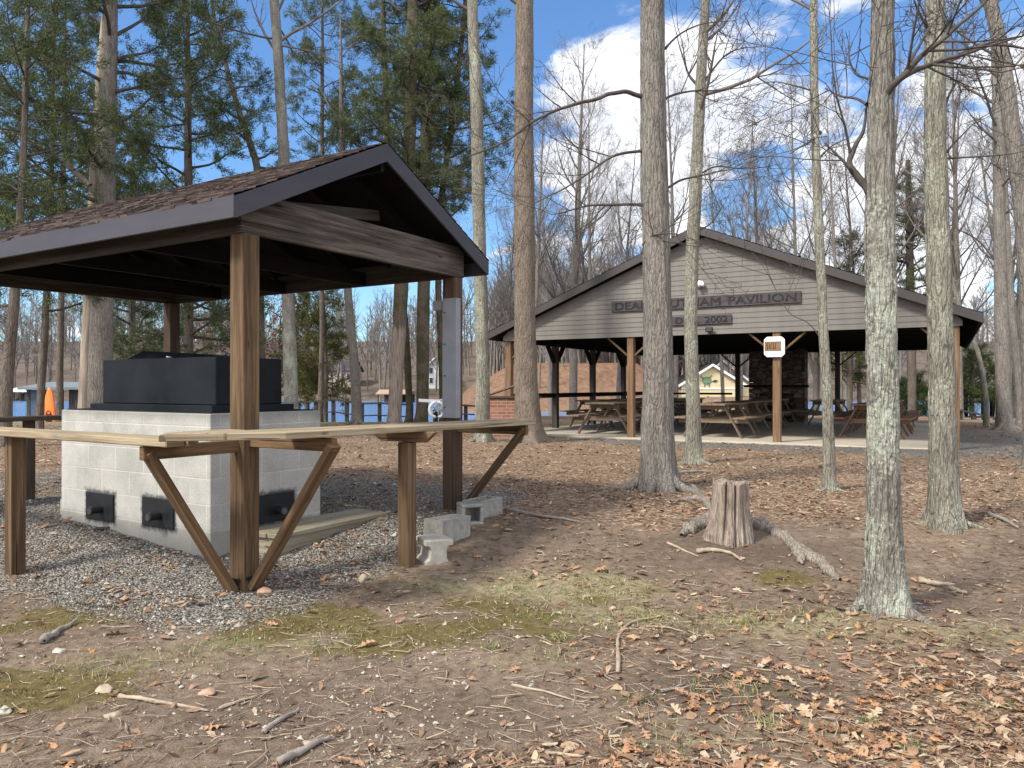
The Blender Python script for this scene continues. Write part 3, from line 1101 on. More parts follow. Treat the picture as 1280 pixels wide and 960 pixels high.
roof_slope(sh, RV0, EZ, VM, AZ, RU0, RU1, M['shingle'], M['shade_dark_wood'], course=.10, seed=51)
roof_slope(sh, RV1, EZ, VM, AZ, RU0, RU1, M['shingle'], M['shade_dark_wood'], course=.10, seed=52)
mb = MB(53)
FH = .146
for v0, v1 in ((RV0 - .02, RV0 + .002), (RV1 - .002, RV1 + .02)):
    f = MB(54)
    f.box(v0, v1, RU0 - .022, RU1 + .022, EZ - FH - .012, EZ - .012)
    f.build('eave_fascia', M['fascia'], sh, .003)
for u0 in (RU0 - .022, RU1):
    for s_ in (0, 1):
        f = MB(56 + s_)
        a = RV0 + .002 if s_ == 0 else RV1 - .002
        f.prism([(a, u0, EZ - FH - .011), (a, u0, EZ - .011), (VM + (.0 if s_ == 0 else .001), u0, AZ - .011), (VM + (.0 if s_ == 0 else .001), u0, AZ - FH - .011)],
                (0, .022, 0), (1, 0, SL if s_ == 0 else -SL))
        f.build('rake_fascia', M['fascia'], sh, .003)

# counters
def counter(name_mat, planks):
    """planks: list of (plan polygon [(v,u)], top z function, thickness, grain)"""
    o = None
    m_ = MB(hash(str(planks)) % 1000)
    for pts, zf, th, gr in planks:
        top = [Vector((a, b_, zf(a, b_))) for a, b_ in pts]
        m_.prism(top, (0, 0, -th), gr)
    return m_.build('counter', name_mat, sh, .006)


ca = counter(M['counter'], [([(-.71, -.20), (-.71, 5.1), (-.585, 5.1), (-.585, -.20)], lambda a, b_: 1.09, .047, (0, 1, 0)),
                            ([(-.578, -.22), (-.578, 5.1), (-.46, 5.1), (-.46, -.16)], lambda a, b_: 1.087, .045, (0, 1, 0))])
zb_ = lambda a, b_: 1.128 - .013 * a
cb = counter(M['counter'], [([(-.33, -.78), (2.62, -.78), (2.62, -.593), (-.60, -.593)], lambda a, b_: zb_(a, b_) - .002, .042, (1, 0, 0)),
                            ([(-.61, -.585), (2.60, -.585), (2.60, -.40), (-.86, -.40)], zb_, .044, (1, 0, 0)),
                            ([(-.91, -.43), (-.865, -.393), (-.30, -.393), (-.30, -.22), (-.72, -.22)], lambda a, b_: 1.133, .04, (1, -.3, 0))])
cc = counter(M['counter_shaded'], [([(-.7, 4.05), (1.7, 4.05), (1.7, 4.20), (-.7, 4.20)], lambda a, b_: 1.09, .045, (1, 0, 0)),
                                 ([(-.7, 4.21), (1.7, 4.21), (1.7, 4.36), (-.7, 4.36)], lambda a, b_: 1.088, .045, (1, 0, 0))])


def part_bar(parent, name, p0, p1, w, h, mat, seed, up=(0, 0, 1)):
    m_ = MB(seed)
    m_.bar(p0, p1, w, h, up)
    return m_.build(name, mat, parent, .004)


part_bar(ca, 'bracket_arm', (-.69, .07, .995), (.10, .07, .995), .045, .085, M['brace'], 61)
part_bar(ca, 'brace', (-.655, .07, 1.00), (-.03, .075, .02), .045, .095, M['brace'], 62, (0, 1, 0))
part_bar(cb, 'bracket_arm', (.07, -.78, 1.030), (.07, .10, 1.030), .045, .085, M['brace'], 63)
part_bar(cb, 'brace', (.07, -.775, 1.03), (.068, -.03, .03), .045, .095, M['brace'], 64, (1, 0, 0))
part_bar(cb, 'bracket_arm', (2.50, -.76, 1.005), (2.50, .0, 1.005), .045, .085, M['post'], 65)
part_bar(cb, 'brace', (2.50, -.735, 1.02), (2.50, -.02, .20), .045, .095, M['post'], 66, (1, 0, 0))
lg = MB(67)
lg.box(.95, 1.05, -.65, -.55, -.15, .985)
lg.build('leg', M['post'], cb, .005)
cp = MB(68)
cp.prism([(.975, -.88, 1.068), (.975, -.78, .988), (.975, -.36, .988), (.975, -.23, 1.068)], (.045, 0, 0), (0, 1, 0))
cp.build('bracket_arm', M['brace'], cb, .004)
for (lv, lu) in ((-.64, 1.76), (-.64, 3.9)):
    lg = MB(70 + int(lu))
    lg.box(lv, lv + .10, lu - .05, lu + .05, -.15, 1.043)
    lg.build('leg', M['post'], ca, .005)
lg = MB(75)
lg.box(.66, .75, 4.16, 4.25, -.1, 1.044)
lg.build('leg', M['counter_shaded'], cc, .005)
for (q, ax) in (((.07, -.755, 1.03), (1, 0, 0)), ((-.64, .07, .995), (0, 1, 0)), ((.05, -.02, .10), (1, 0, 0)), ((-.02, .05, .09), (0, 1, 0)), ((2.50, -.72, 1.01), (1, 0, 0))):
    bo = MB(79)
    q, ax = Vector(q), Vector(ax)
    bo.tube([q - ax * .034, q + ax * .034], .011, 8)
    bo.build('bolt', M['dark_metal'], cb if abs(ax.x) > .5 else ca)
# grey cover board screwed on the right-hand post
gp = MB(76)
gp.box(2.398, 2.428, -.045, .118, 1.10, 2.235)
gp.box(2.428, 2.47, -.045, -.002, 1.10, 2.235)
gpo = gp.build('cover_panel', M['grey_panel'], sh, .003)
for z in (1.2, 1.5, 1.8, 2.1):
    sc = MB(77)
    sc.tube([(2.398, .09, z), (2.394, .09, z)], .008, 8)
    sc.build('screw', M['dark_metal'], gpo)
jb = MB(78)
jb.box(2.42, 2.55, .142, .25, 2.13, 2.22)
jb.build('junction_box', M['grey_panel'], sh, .004)

# ------------------------------------------------------------------ barbecue pit
pit = empty('barbecue_pit', (C0[0], C0[1], 0), SH_RZ, 'black steel barbecue pit on a grey concrete block base under the small shelter', 'barbecue pit')
pv0, pv1, pu0, pu1 = .31, 1.45, .754, 2.84


def block_base():
    me = bpy.data.meshes.new('block_base')
    z0, z1 = -.15, 1.19
    vs = [(pv0, pu0, z0), (pv1, pu0, z0), (pv1, pu1, z0), (pv0, pu1, z0), (pv0, pu0, z1), (pv1, pu0, z1), (pv1, pu1, z1), (pv0, pu1, z1)]
    fs = [(4, 5, 6, 7), (0, 1, 5, 4), (1, 2, 6, 5), (2, 3, 7, 6), (3, 0, 4, 7)]
    me.from_pydata(vs, [], fs)
    l = me.uv_layers.new(name='UVMap')
    uvs = []
    for f_ in fs:
        for i in f_:
            p = vs[i]
            if f_ == fs[0]:
                uvs.append((p[1], 30 + p[0]))
            elif f_ in (fs[1], fs[3]):
                uvs.append((10 + p[0] - .0, p[2] - .09))
            else:
                uvs.append((p[1], p[2] - .09))
    l.data.foreach_set('uv', np.array(uvs, np.float32).ravel())
    me.materials.append(M['block_wall'])
    o = link(bpy.data.objects.new('block_base', me), pit)
    b = o.modifiers.new('bevel', 'BEVEL')
    b.width = .008
    b.segments = 2


block_base()
mb = MB(80)
mb.box(.40, 1.235, .855, 2.54, 1.192, 1.249)
mb.box(.33, 1.40, .78, 2.80, 1.1905, 1.198)
mb.build('base_plate', M['black_steel'], pit, .004)
mb = MB(81)
mb.box(.48, 1.155, .917, 2.476, 1.251, 1.636)
mb.build('grill_box', M['black_steel'], pit, .006)
mb = MB(82)
a0, a1, b0, b1, zt = .62, 1.08, 1.05, 2.36, 1.638
pts = [(a0, b0, zt), (a1, b0, zt), (a1, b1, zt), (a0, b1, zt), (a0 + .1, b0 + .25, zt + .03), (a1 - .1, b0 + .25, zt + .03), (a1 - .1, b1 - .1, zt + .085), (a0 + .1, b1 - .1, zt + .085)]
mb.poly(pts, [(4, 5, 6, 7), (0, 1, 5, 4), (1, 2, 6, 5), (2, 3, 7, 6), (3, 0, 4, 7)], (0, 1, 0))
ld = mb.build('lid', M['dark_metal'], pit, .004)
mb = MB(83)
mb.tube([(.66, 1.72, 1.645), (.63, 1.72, 1.652), (.60, 1.72, 1.652)], .012, 10)
mb.build('lid_handle', M['bright_metal'], ld, smooth=True)
for (kind, c_, z) in (('v', 2.217, .367), ('v', 1.398, .385), ('u', .945, .395)):
    mb = MB(84)
    hw, hh = .205, .115
    if kind == 'v':
        mb.box(pv0 - .014, pv0 - .001, c_ - hw, c_ + hw, z - hh, z + hh)
        q, dr = Vector((pv0 - .014, c_ - .03, z - .02)), Vector((-1, 0, 0))
    else:
        mb.box(c_ - .19, c_ + .19, pu0 - .014, pu0 - .001, z - hh, z + hh)
        q, dr = Vector((c_ - .01, pu0 - .014, z - .02)), Vector((0, -1, 0))
    vd = mb.build('vent_door', M['dark_metal'], pit, .004)
    mb = MB(85)
    mb.tube([q, q + dr * .09], .034, 16)
    mb.tube([q + dr * .09, q + dr * .10], .042, 16)
    mb.build('vent_pipe', M['dark_metal'], vd, .002)
    mb = MB(86)
    mb.tube([q + dr * .101, q + dr * .104], .030, 16)
    mb.build('pipe_cap', mat_plain('pipe_cap_steel', (.10, .10, .105), .4, .3, 20, metal=.6) if 'pipe_cap_steel' not in bpy.data.materials else bpy.data.materials['pipe_cap_steel'], vd)

# wooden step platform
st_ = empty('step_platform', (C0[0], C0[1], 0), SH_RZ, 'low grey plank platform on the gravel beside the block base', 'platform')
mb = MB(90)
for k in range(3):
    u0 = .33 + k * .138
    mb.box(.60 - .01 * k, 1.87, u0, u0 + .133, .225, .262)
mb.build('planks', M['deck'], st_, .005)
mb = MB(91)
mb.box(.62, 1.85, .345, .385, .05, .223)
mb.box(.62, 1.85, .69, .73, .05, .223)
mb.box(.62, .66, .386, .689, .05, .223)
mb.box(1.81, 1.85, .386, .689, .05, .223)
mb.build('frame', M['deck'], st_, .004)


# cinder blocks
def cinder(name, loc, rz, label, mat, mode='flat', half=False, tilt=(0, 0)):
    L, Wd, H = (.2 if half else .39), .19, .19
    m_ = MB(int(loc[0] * 100) % 50)
    t_ = .032
    if mode == 'up':        # cores open upwards
        m_.box(-L / 2, L / 2, -Wd / 2, -Wd / 2 + t_, 0, H)
        m_.box(-L / 2, L / 2, Wd / 2 - t_, Wd / 2, 0, H)
        n = 2 if half else 3
        for x in np.linspace(-L / 2 + t_ / 2, L / 2 - t_ / 2, n):
            m_.box(x - t_ / 2, x + t_ / 2, -Wd / 2 + t_, Wd / 2 - t_, .003, H - .002)
    elif mode == 'solid':
        m_.box(-L / 2, L / 2, -Wd / 2, Wd / 2, 0, H)
        m_.box(-L / 2 + .03, L / 2 - .03, -.012, .012, H + .0005, H + .004)
    elif mode == 'side':    # cores open sideways
        m_.box(-L / 2, L / 2, -Wd / 2, Wd / 2, 0, t_)
        m_.box(-L / 2, L / 2, -Wd / 2, Wd / 2, H - t_, H)
        for x in np.linspace(-L / 2 + t_ / 2, L / 2 - t_ / 2, 2 if half else 3):
            m_.box(x - t_ / 2, x + t_ / 2, -Wd / 2 + .002, Wd / 2 - .002, t_, H - t_)
    elif mode == 'flange':  # broken end: I-shaped
        pr = [(-.10, 0), (.095, 0), (.09, .028), (.07, .045), (.066, .125), (.078, .145), (.115, .150), (.112, .195), (-.115, .19), (-.115, .148), (-.075, .142), (-.068, .12), (-.072, .05), (-.10, .03)]
        m_.prism([(x, -.10, z) for x, z in pr], (0, .20, 0), (0, 1, 0))
    o = m_.build(name, mat, None, .007)
    o.location = loc
    o.rotation_euler = (R(tilt[0]), R(tilt[1]), rz)
    tag(o, label, 'concrete block', 'concrete blocks')
    return o


def gz(x, y, dz=0.0):
    return (x, y, float(G(x, y)) + dz)


cinder('concrete_block', gz(-.60, 5.82, -.02), R(28), 'pale broken concrete block with flared ends, beside the counter leg', M['cmu_pale'], 'flange', tilt=(3, 3))
cinder('concrete_block', gz(-.53, 6.26, -.01), SH_RZ, 'largest grey concrete block, solid-topped, in front of the right shelter post', M['cmu_loose'], 'solid', tilt=(0, 2))
cinder('concrete_block', gz(-.37, 6.74, -.02), R(20), 'grey concrete block with one square hole facing forward, under the counter brace', M['cmu_loose'], 'side', True)
cinder('concrete_block', gz(-.27, 7.05, -.03), SH_RZ, 'farthest grey concrete block, tucked behind the one with a hole', M['cmu_loose'], 'up')
cinder('concrete_block', (C0[0] + AV[0] * .62 + AU[0] * 2.98, C0[1] + AV[1] * .62 + AU[1] * 2.98, .16), SH_RZ, 'grey concrete block leaning at the left end of the barbecue base', M['cmu_loose'], 'solid')
# ------------------------------------------------------------------ pavilion (local x along the front, y into depth)
PV_RZ = math.atan2(AF[1], AF[0])
SZ = .25
pv = empty('picnic_pavilion', (PL[0], PL[1], 0), PV_RZ, 'large open picnic pavilion with taupe clapboard gable behind the tree trunks', 'pavilion')
PW, PD = 9.57, 10.32
mb = MB(100)
mb.box(-.28, PW + .04, -.36, PD + .3, -.9, SZ)
mb.build('floor_slab', M['slab'], pv, .012)
TB = EYE + 1.12             # underside of the gable siding
fx = [0, 3.19, 6.38, 9.57]
fy = [0, 2.58, 5.16, 7.74, PD]


def pav_post(x, y, mat):
    m_ = MB(int(x * 10 + y * 3))
    m_.box(x - .075, x + .075, y - .075, y + .075, SZ - (.25 if x > 9 else .02), TB + .05)
    return m_.build('post', mat, pv, .006)


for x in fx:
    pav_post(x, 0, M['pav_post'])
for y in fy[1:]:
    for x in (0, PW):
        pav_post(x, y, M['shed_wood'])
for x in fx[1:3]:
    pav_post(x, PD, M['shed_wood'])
for i, x in enumerate(fx):
    for y, mt in ((0, 'brace'), (PD, 'shade_dark_wood')):
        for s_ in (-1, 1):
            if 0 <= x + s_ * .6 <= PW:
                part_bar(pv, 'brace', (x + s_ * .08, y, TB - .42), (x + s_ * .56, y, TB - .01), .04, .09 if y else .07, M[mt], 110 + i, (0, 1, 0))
for i, y in enumerate(fy):
    for x in (0, PW):
        for s_ in (-1, 1):
            if -.1 <= y + s_ * .6 <= PD + .1:
                part_bar(pv, 'brace', (x, y + s_ * .08, TB - .45), (x, y + s_ * .50, TB - .01), .09, .10, M['shade_dark_wood'], 120 + i, (1, 0, 0))
for y, x0, x1 in ((-.01, -.10, PW + .10), (PD, -.1, PW + .1)):
    mb = MB(130)
    mb.box(x0, x1, y - .06, y + .07, TB + .01, TB + .24)
    mb.build('header_beam', M['shade_dark_wood'], pv)
for x in (0, PW):
    mb = MB(131)
    mb.box(x - .07, x + .07, .075, PD - .065, TB - .02, TB + .20)
    mb.build('side_beam', M['shade_dark_wood'], pv)
OV, GO = .42, .20
XL, XR = -OV - .05, PW + OV
XM = PW / 2
EZP, AZP = EYE + 1.335, EYE + 3.45
SLP = (AZP - EZP) / (XM - XL)


def rzp(x):
    return EZP + SLP * (min(x, PW - x - .0 + (XL + XR - PW)) - XL)


# clapboards: one board above the other, each tilted like a lap
V, F = [], []
z = TB
while z < AZP - .26:
    z1 = z + .118
    def edge(zq):
        return XL + (zq + .185 - EZP) / SLP
    a0, a1 = max(-.12, edge(z)), max(-.12, edge(z1))
    if PW - 2 * a1 < .1:
        break
    b = len(V)
    V += [(a0, -.109, z), (PW - a0, -.109, z), (PW - a1, -.098, z1), (a1, -.098, z1), (a0, -.09, z), (PW - a0, -.09, z)]
    F += [(b, b + 1, b + 2, b + 3), (b + 4, b + 5, b + 1, b)]
    z += .109
np_mesh('gable_siding', V, [np.array(F)], M['siding'], pv)
mb = MB(133)
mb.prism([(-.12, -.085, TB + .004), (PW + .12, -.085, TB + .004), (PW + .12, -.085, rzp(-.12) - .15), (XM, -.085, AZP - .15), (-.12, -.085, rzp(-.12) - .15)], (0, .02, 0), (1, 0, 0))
mb.build('gable_backing', M['shade_dark_wood'], pv)
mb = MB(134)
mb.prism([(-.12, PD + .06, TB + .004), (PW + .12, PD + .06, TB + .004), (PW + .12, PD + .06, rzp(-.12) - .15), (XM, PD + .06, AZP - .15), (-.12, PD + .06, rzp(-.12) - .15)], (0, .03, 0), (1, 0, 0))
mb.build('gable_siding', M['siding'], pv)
roof_slope(pv, XL, EZP, XM, AZP, -GO - .1, PD + GO, M['shingle_dark'], M['shade_dark_wood'], .04, .16, 135)
roof_slope(pv, XR, EZP, XM, AZP, -GO - .1, PD + GO, M['shingle_dark'], M['shade_dark_wood'], .04, .16, 136)
PFH = .185
for x0, x1 in ((XL - .025, XL + .002), (XR - .002, XR + .025)):
    mb = MB(137)
    mb.box(x0, x1, -GO - .125, PD + GO, EZP - PFH, EZP - .014)
    mb.build('eave_fascia', M['pav_fascia'], pv, .003)
for y0 in (-GO - .125, PD + GO):
    for s_, xa in ((0, XL), (1, XR)):
        mb = MB(138)
        mb.prism([(xa, y0, EZP - PFH), (xa, y0, EZP - .013), (XM + .001 * s_, y0, AZP - .013), (XM + .001 * s_, y0, AZP - PFH)], (0, .025, 0), (1, 0, SLP if s_ == 0 else -SLP))
        mb.build('rake_fascia', M['pav_fascia'], pv, .003)
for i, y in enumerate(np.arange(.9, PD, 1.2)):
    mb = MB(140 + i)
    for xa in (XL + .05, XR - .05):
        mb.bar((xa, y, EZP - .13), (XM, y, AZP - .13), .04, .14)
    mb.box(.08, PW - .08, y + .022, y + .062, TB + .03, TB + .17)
    mb.build('truss', M['shade_dark_wood'], pv)
# rails along the left side and the first back bays
mb = MB(150)
mb.box(-.03, .02, .08, PD - .1, SZ + .84, SZ + .93)
mb.box(-.12, .16, .08, PD - .1, SZ + .932, SZ + .965)
mb.build('railing', M['shade_dark_wood'], pv)
mb = MB(151)
mb.box(.1, 3.0, PD - .02, PD + .02, SZ + .86, SZ + .93)
mb.box(.1, 3.9, PD - .02, PD + .02, SZ + .45, SZ + .52)
mb.build('railing', M['shade_dark_wood'], pv)

# stone fireplace at the back
fp = empty('stone_fireplace', (PL[0] + AF[0] * 4.65 + AG[0] * 9.7, PL[1] + AF[1] * 4.65 + AG[1] * 9.7, SZ), PV_RZ, 'wide dark fieldstone fireplace chimney at the back of the pavilion', 'fireplace')
rng = random.Random(7)
m_ = MB(152)
zc = 0.0
while zc < 2.9:
    hgt = rng.uniform(.14, .24)
    x = -.88
    while x < .88:
        w = min(rng.uniform(.2, .45), .88 - x + .001)
        if not (zc < .75 and -.45 < x + w / 2 < .45):
            j = rng.uniform(-.03, .03)
            m_.box(x + .004, x + w - .004, -.35 + j, .28, zc + .004, zc + hgt - .004)
        x += w
    zc += hgt
m_.box(-.86, .86, .285, .34, 0, 2.9)
m_.box(-.60, .60, -.33, .26, .76, .80)
m_.build('stonework', M['fieldstone'], fp, .012)
mb = MB(153)
mb.box(-1.0, 1.0, -.50, -.36, 1.12, 1.2)
mb.build('mantel', M['shade_dark_wood'], fp, .006)


# ------------------------------------------------------------------ signs and fittings on the gable
def pv_world(x, y, z):
    return (PL[0] + AF[0] * x + AG[0] * y, PL[1] + AF[1] * x + AG[1] * y, z)


def text_part(txt, size, width, mat, parent, loc, rot, ext=.004, bold=.0):
    c_ = bpy.data.curves.new('lettering', 'FONT')
    c_.body = txt
    c_.size = size
    c_.align_x = 'CENTER'
    c_.align_y = 'CENTER'
    c_.extrude = ext
    c_.offset = bold
    c_.space_word = 1.45
    o = bpy.data.objects.new('lettering', c_)
    c_.materials.append(mat)
    o.location = loc
    o.rotation_euler = rot
    link(o, parent)
    bpy.context.view_layer.update()
    k = width / max(o.dimensions.x, .01)
    me = bpy.data.meshes.new_from_object(o.evaluated_get(bpy.context.evaluated_depsgraph_get()))
    bpy.data.objects.remove(o)
    # a second pass of the brush: heavier strokes
    n = len(me.vertices)
    co = np.zeros(n * 3, np.float32)
    me.vertices.foreach_get('co', co)
    co = co.reshape(-1, 3)
    fs = [np.array([list(p.vertices)]) for p in me.polygons]
    sh_ = np.array([.0075 / k, 0, .0009], np.float32)
    up_ = np.array([.003 / k, .006, .0017], np.float32)
    V_ = np.concatenate([co, co + sh_, co + up_])
    F_ = [f + q * n for q in range(3) for f in fs]
    me2 = bpy.data.meshes.new('lettering')
    me2.from_pydata(V_.tolist(), [], [f[0].tolist() for f in F_])
    me2.materials.append(mat)
    me = me2
    o = bpy.data.objects.new('lettering', me)
    o.location = loc
    o.rotation_euler = rot
    o.scale = (k, 1, 1)
    return link(o, parent)


def solve_x(u, y):
    """front-plane coordinate of a pixel column"""
    k = (u - 640) / FPX
    ax, ay = PL[0] + AG[0] * y, PL[1] + AG[1] * y
    x = (k * ay - ax) / (AF[0] - k * AF[1])
    return x, ay + AF[1] * x


def board(name, u0, u1, vt, vb, txt, label, lw):
    x0, _ = solve_x(u0, -.13)
    x1, D1 = solve_x(u1, -.13)
    xc = (x0 + x1) / 2
    Dm = PL[1] + AG[1] * -.13 + AF[1] * xc
    zt, zb2 = EYE + (HOR - vt) / FPX * Dm, EYE + (HOR - vb) / FPX * Dm
    r = empty(name, pv_world(xc, -.148, (zt + zb2) / 2), PV_RZ, label, 'sign')
    m_ = MB(int(u0))
    w, h = (x1 - x0) / 2, (zt - zb2) / 2
    m_.box(-w, w, 0, .026, -h, h)
    m_.build('board', M['sign_board'], r, .004)
    text_part(txt, h * 2 * .98, 2 * w * lw, M['sign_letter'], r, (0, -.003, -.01), (R(90), 0, 0), .003, .0)


board('wall_sign', 764.8, 1001.4, 370.6, 384.6, 'DEAN  PUTNAM PAVILION', 'long dark board reading DEAN PUTNAM PAVILION on the taupe gable', .955)
board('wall_sign', 839.5, 914.7, 394.3, 405.6, 'DEC. 2002', 'short dark board reading DEC. 2002 below the long name board', .86)

# security camera
x, D = solve_x(874.5, -.12)
r = empty('security_camera', pv_world(x, -.12, EYE + (HOR - 356) / FPX * D), PV_RZ, 'small white security camera on the gable above the long name board', 'camera')
mb = MB(160)
mb.tube([(0, 0, .03), (0, -.03, .03)], .06, 14)
mb.build('mount', M['white'], r)
mb = MB(161)
mb.tube([(-.05, -.05, .05), (.0, -.09, .0), (.03, -.12, -.04)], [.045, .05, .045], 12)
mb.tube([(.05, -.05, .05), (.08, -.08, .01), (.10, -.10, -.04)], [.035, .04, .035], 12)
mb.build('housing', M['white'], r, smooth=True)
# floodlight under the small board
x, D = solve_x(888, -.12)
r = empty('floodlight', pv_world(x, -.12, EYE + (HOR - 413) / FPX * D), PV_RZ, 'small black floodlight on the gable edge under the date board', 'light fixture')
mb = MB(162)
mb.box(-.075, .075, -.13, -.05, -.04, .06)
mb.build('lamp_head', M['dark_metal'], r, .01)
mb = MB(163)
mb.box(-.06, .06, -.134, -.1305, -.028, .048)
mb.build('lens', M['glass'], r)
mb = MB(164)
mb.tube([(0, -.02, -.05), (0, -.08, -.07), (0, -.1, -.03)], .02, 8)
mb.tube([(0, -.09, -.05), (0, -.10, -.10)], [.03, .04], 10)
mb.build('bracket', M['dark_metal'], r)
# white sign on the third front post
x = 6.38
D = PL[1] + AF[1] * x
r = empty('post_sign', pv_world(x - .03, -.10, EYE + (HOR - 434) / FPX * D), PV_RZ, 'white clipped-corner sign with amber centre panel on the third pavilion post', 'sign')
w, h, c_ = .205, .21, .06
oct_ = [(-w + c_, -h), (w - c_, -h), (w, -h + c_), (w, h - c_), (w - c_, h), (-w + c_, h), (-w, h - c_), (-w, -h + c_)]
mb = MB(165)
mb.prism([(a, 0, b_) for a, b_ in oct_], (0, -.05, 0), (0, 0, 1))
mb.build('frame', M['white'], r, .008)
mb = MB(166)
mb.box(-.19, .135, -.056, -.0505, -.085, .115)
pn = mb.build('panel', M['amber_panel'], r)
mb = MB(167)
for k, (xo, hh) in enumerate(((-.165, .06), (-.135, .075), (-.10, .05), (-.065, .07), (-.02, .075), (.02, .07))):
    mb.bar((xo, -.058, .015 - hh), (xo + .012, -.058, .015 + hh), .003, .013, (1, 0, 0))
for (xa, za, xb, zb2) in ((-.165, .07, -.135, .03), (-.10, .06, -.065, -.04), (-.02, .08, .02, -.05), (-.135, -.05, -.10, .0)):
    mb.bar((xa, -.058, za), (xb, -.058, zb2), .003, .012, (0, 1, 0))
mb.build('lettering', M['brown_paint'], pn)


# ------------------------------------------------------------------ picnic tables (long axis = local y)
def picnic_table(mat):
    t = empty('picnic_table')
    L = 1.83
    m_ = MB(170)
    for k in range(5):
        x = -.37 + k * .149
        m_.box(x, x + .142, -L / 2, L / 2, .725, .763)
    m_.build('tabletop', mat, t, .004)
    for s_ in (-1, 1):
        m_ = MB(172 + s_)
        for k in range(2):
            x = s_ * (.60 + k * .146)
            m_.box(x - .07, x + .07, -L / 2, L / 2, .425, .463)
        m_.build('bench', mat, t, .004)
    for s_ in (-1, 1):
        y = s_ * .62
        m_ = MB(175 + s_)
        for q in (-1, 1):
            m_.bar((q * .27, y, .722), (q * .66, y, .0), .04, .10, (0, 1, 0))
        m_.box(-.78, .78, y + .022, y + .06, .325, .423)
        m_.box(-.36, .36, y + .022, y + .06, .63, .722)
        m_.build('leg_frame', mat, t, .004)
    return t


tbl = picnic_table(M['table'])
tbl_red = picnic_table(M['table_red'])
spots = [(2.28, 1.15, 'b', 'grey-brown picnic table nearest the brick grill, left front of the pavilion'),
         (2.2, 3.25, 'b', None), (2.28, 5.35, 'b', None), (2.2, 7.5, 'b', None), (.72, 4.0, 'b', None), (.75, 6.5, 'b', None), (.8, 8.9, 'b', None),
         (4.86, 1.35, 'b', 'brown picnic table at the middle of the pavilion front, between the two front posts'),
         (4.80, 3.4, 'b', None), (4.85, 5.45, 'b', None), (4.8, 7.5, 'b', None), (6.5, 7.2, 'b', None),
         (8.0, 2.75, 'r', 'reddish-brown picnic table on the right of the pavilion behind the lichen trunk'),
         (8.05, 4.9, 'r', 'reddish-brown picnic table directly behind the right-hand one'), (8.0, 7.6, 'b', None)]
first = {'b': tbl, 'r': tbl_red}
for (x, y, k, lb) in spots:
    o = first.pop(k, None) or dup(tbl if k == 'b' else tbl_red)
    o.location = pv_world(x, y, SZ + .001)
    o.rotation_euler = (0, 0, PV_RZ + R(random.Random(int(x * 31 + y * 7)).uniform(-2.5, 2.5)))
    tag(o, lb or 'grey-brown picnic table deeper in the shade of the pavilion, behind the front ones', 'picnic table', 'picnic tables under the pavilion')

# brick grill beside the pavilion's left post
r = empty('brick_grill', (.035, 17.6, float(G(0, 17.6))), R(-12), 'low red brick grill with dark cap behind the two grey trunks', 'brick grill')
H = EYE - 15 / FPX * 17.4 - float(G(0, 17.6))
mb = MB(180)
mb.box(-.56, .56, -.3, .3, -.2, H)
mb.build('brickwork', M['brick'], r, .006)
mb = MB(181)
mb.box(-.60, .60, -.34, .34, H + .001, H + .045)
mb.build('cap', M['brown_paint'], r, .006)
mb = MB(182)
mb.bar((-.58, -.1, H + .07), (.1, -.1, H + .30), .3, .035)
mb.build('lid', mat_plain('rusty_lid', (.16, .095, .07), .8, .25, 6), r, .004)


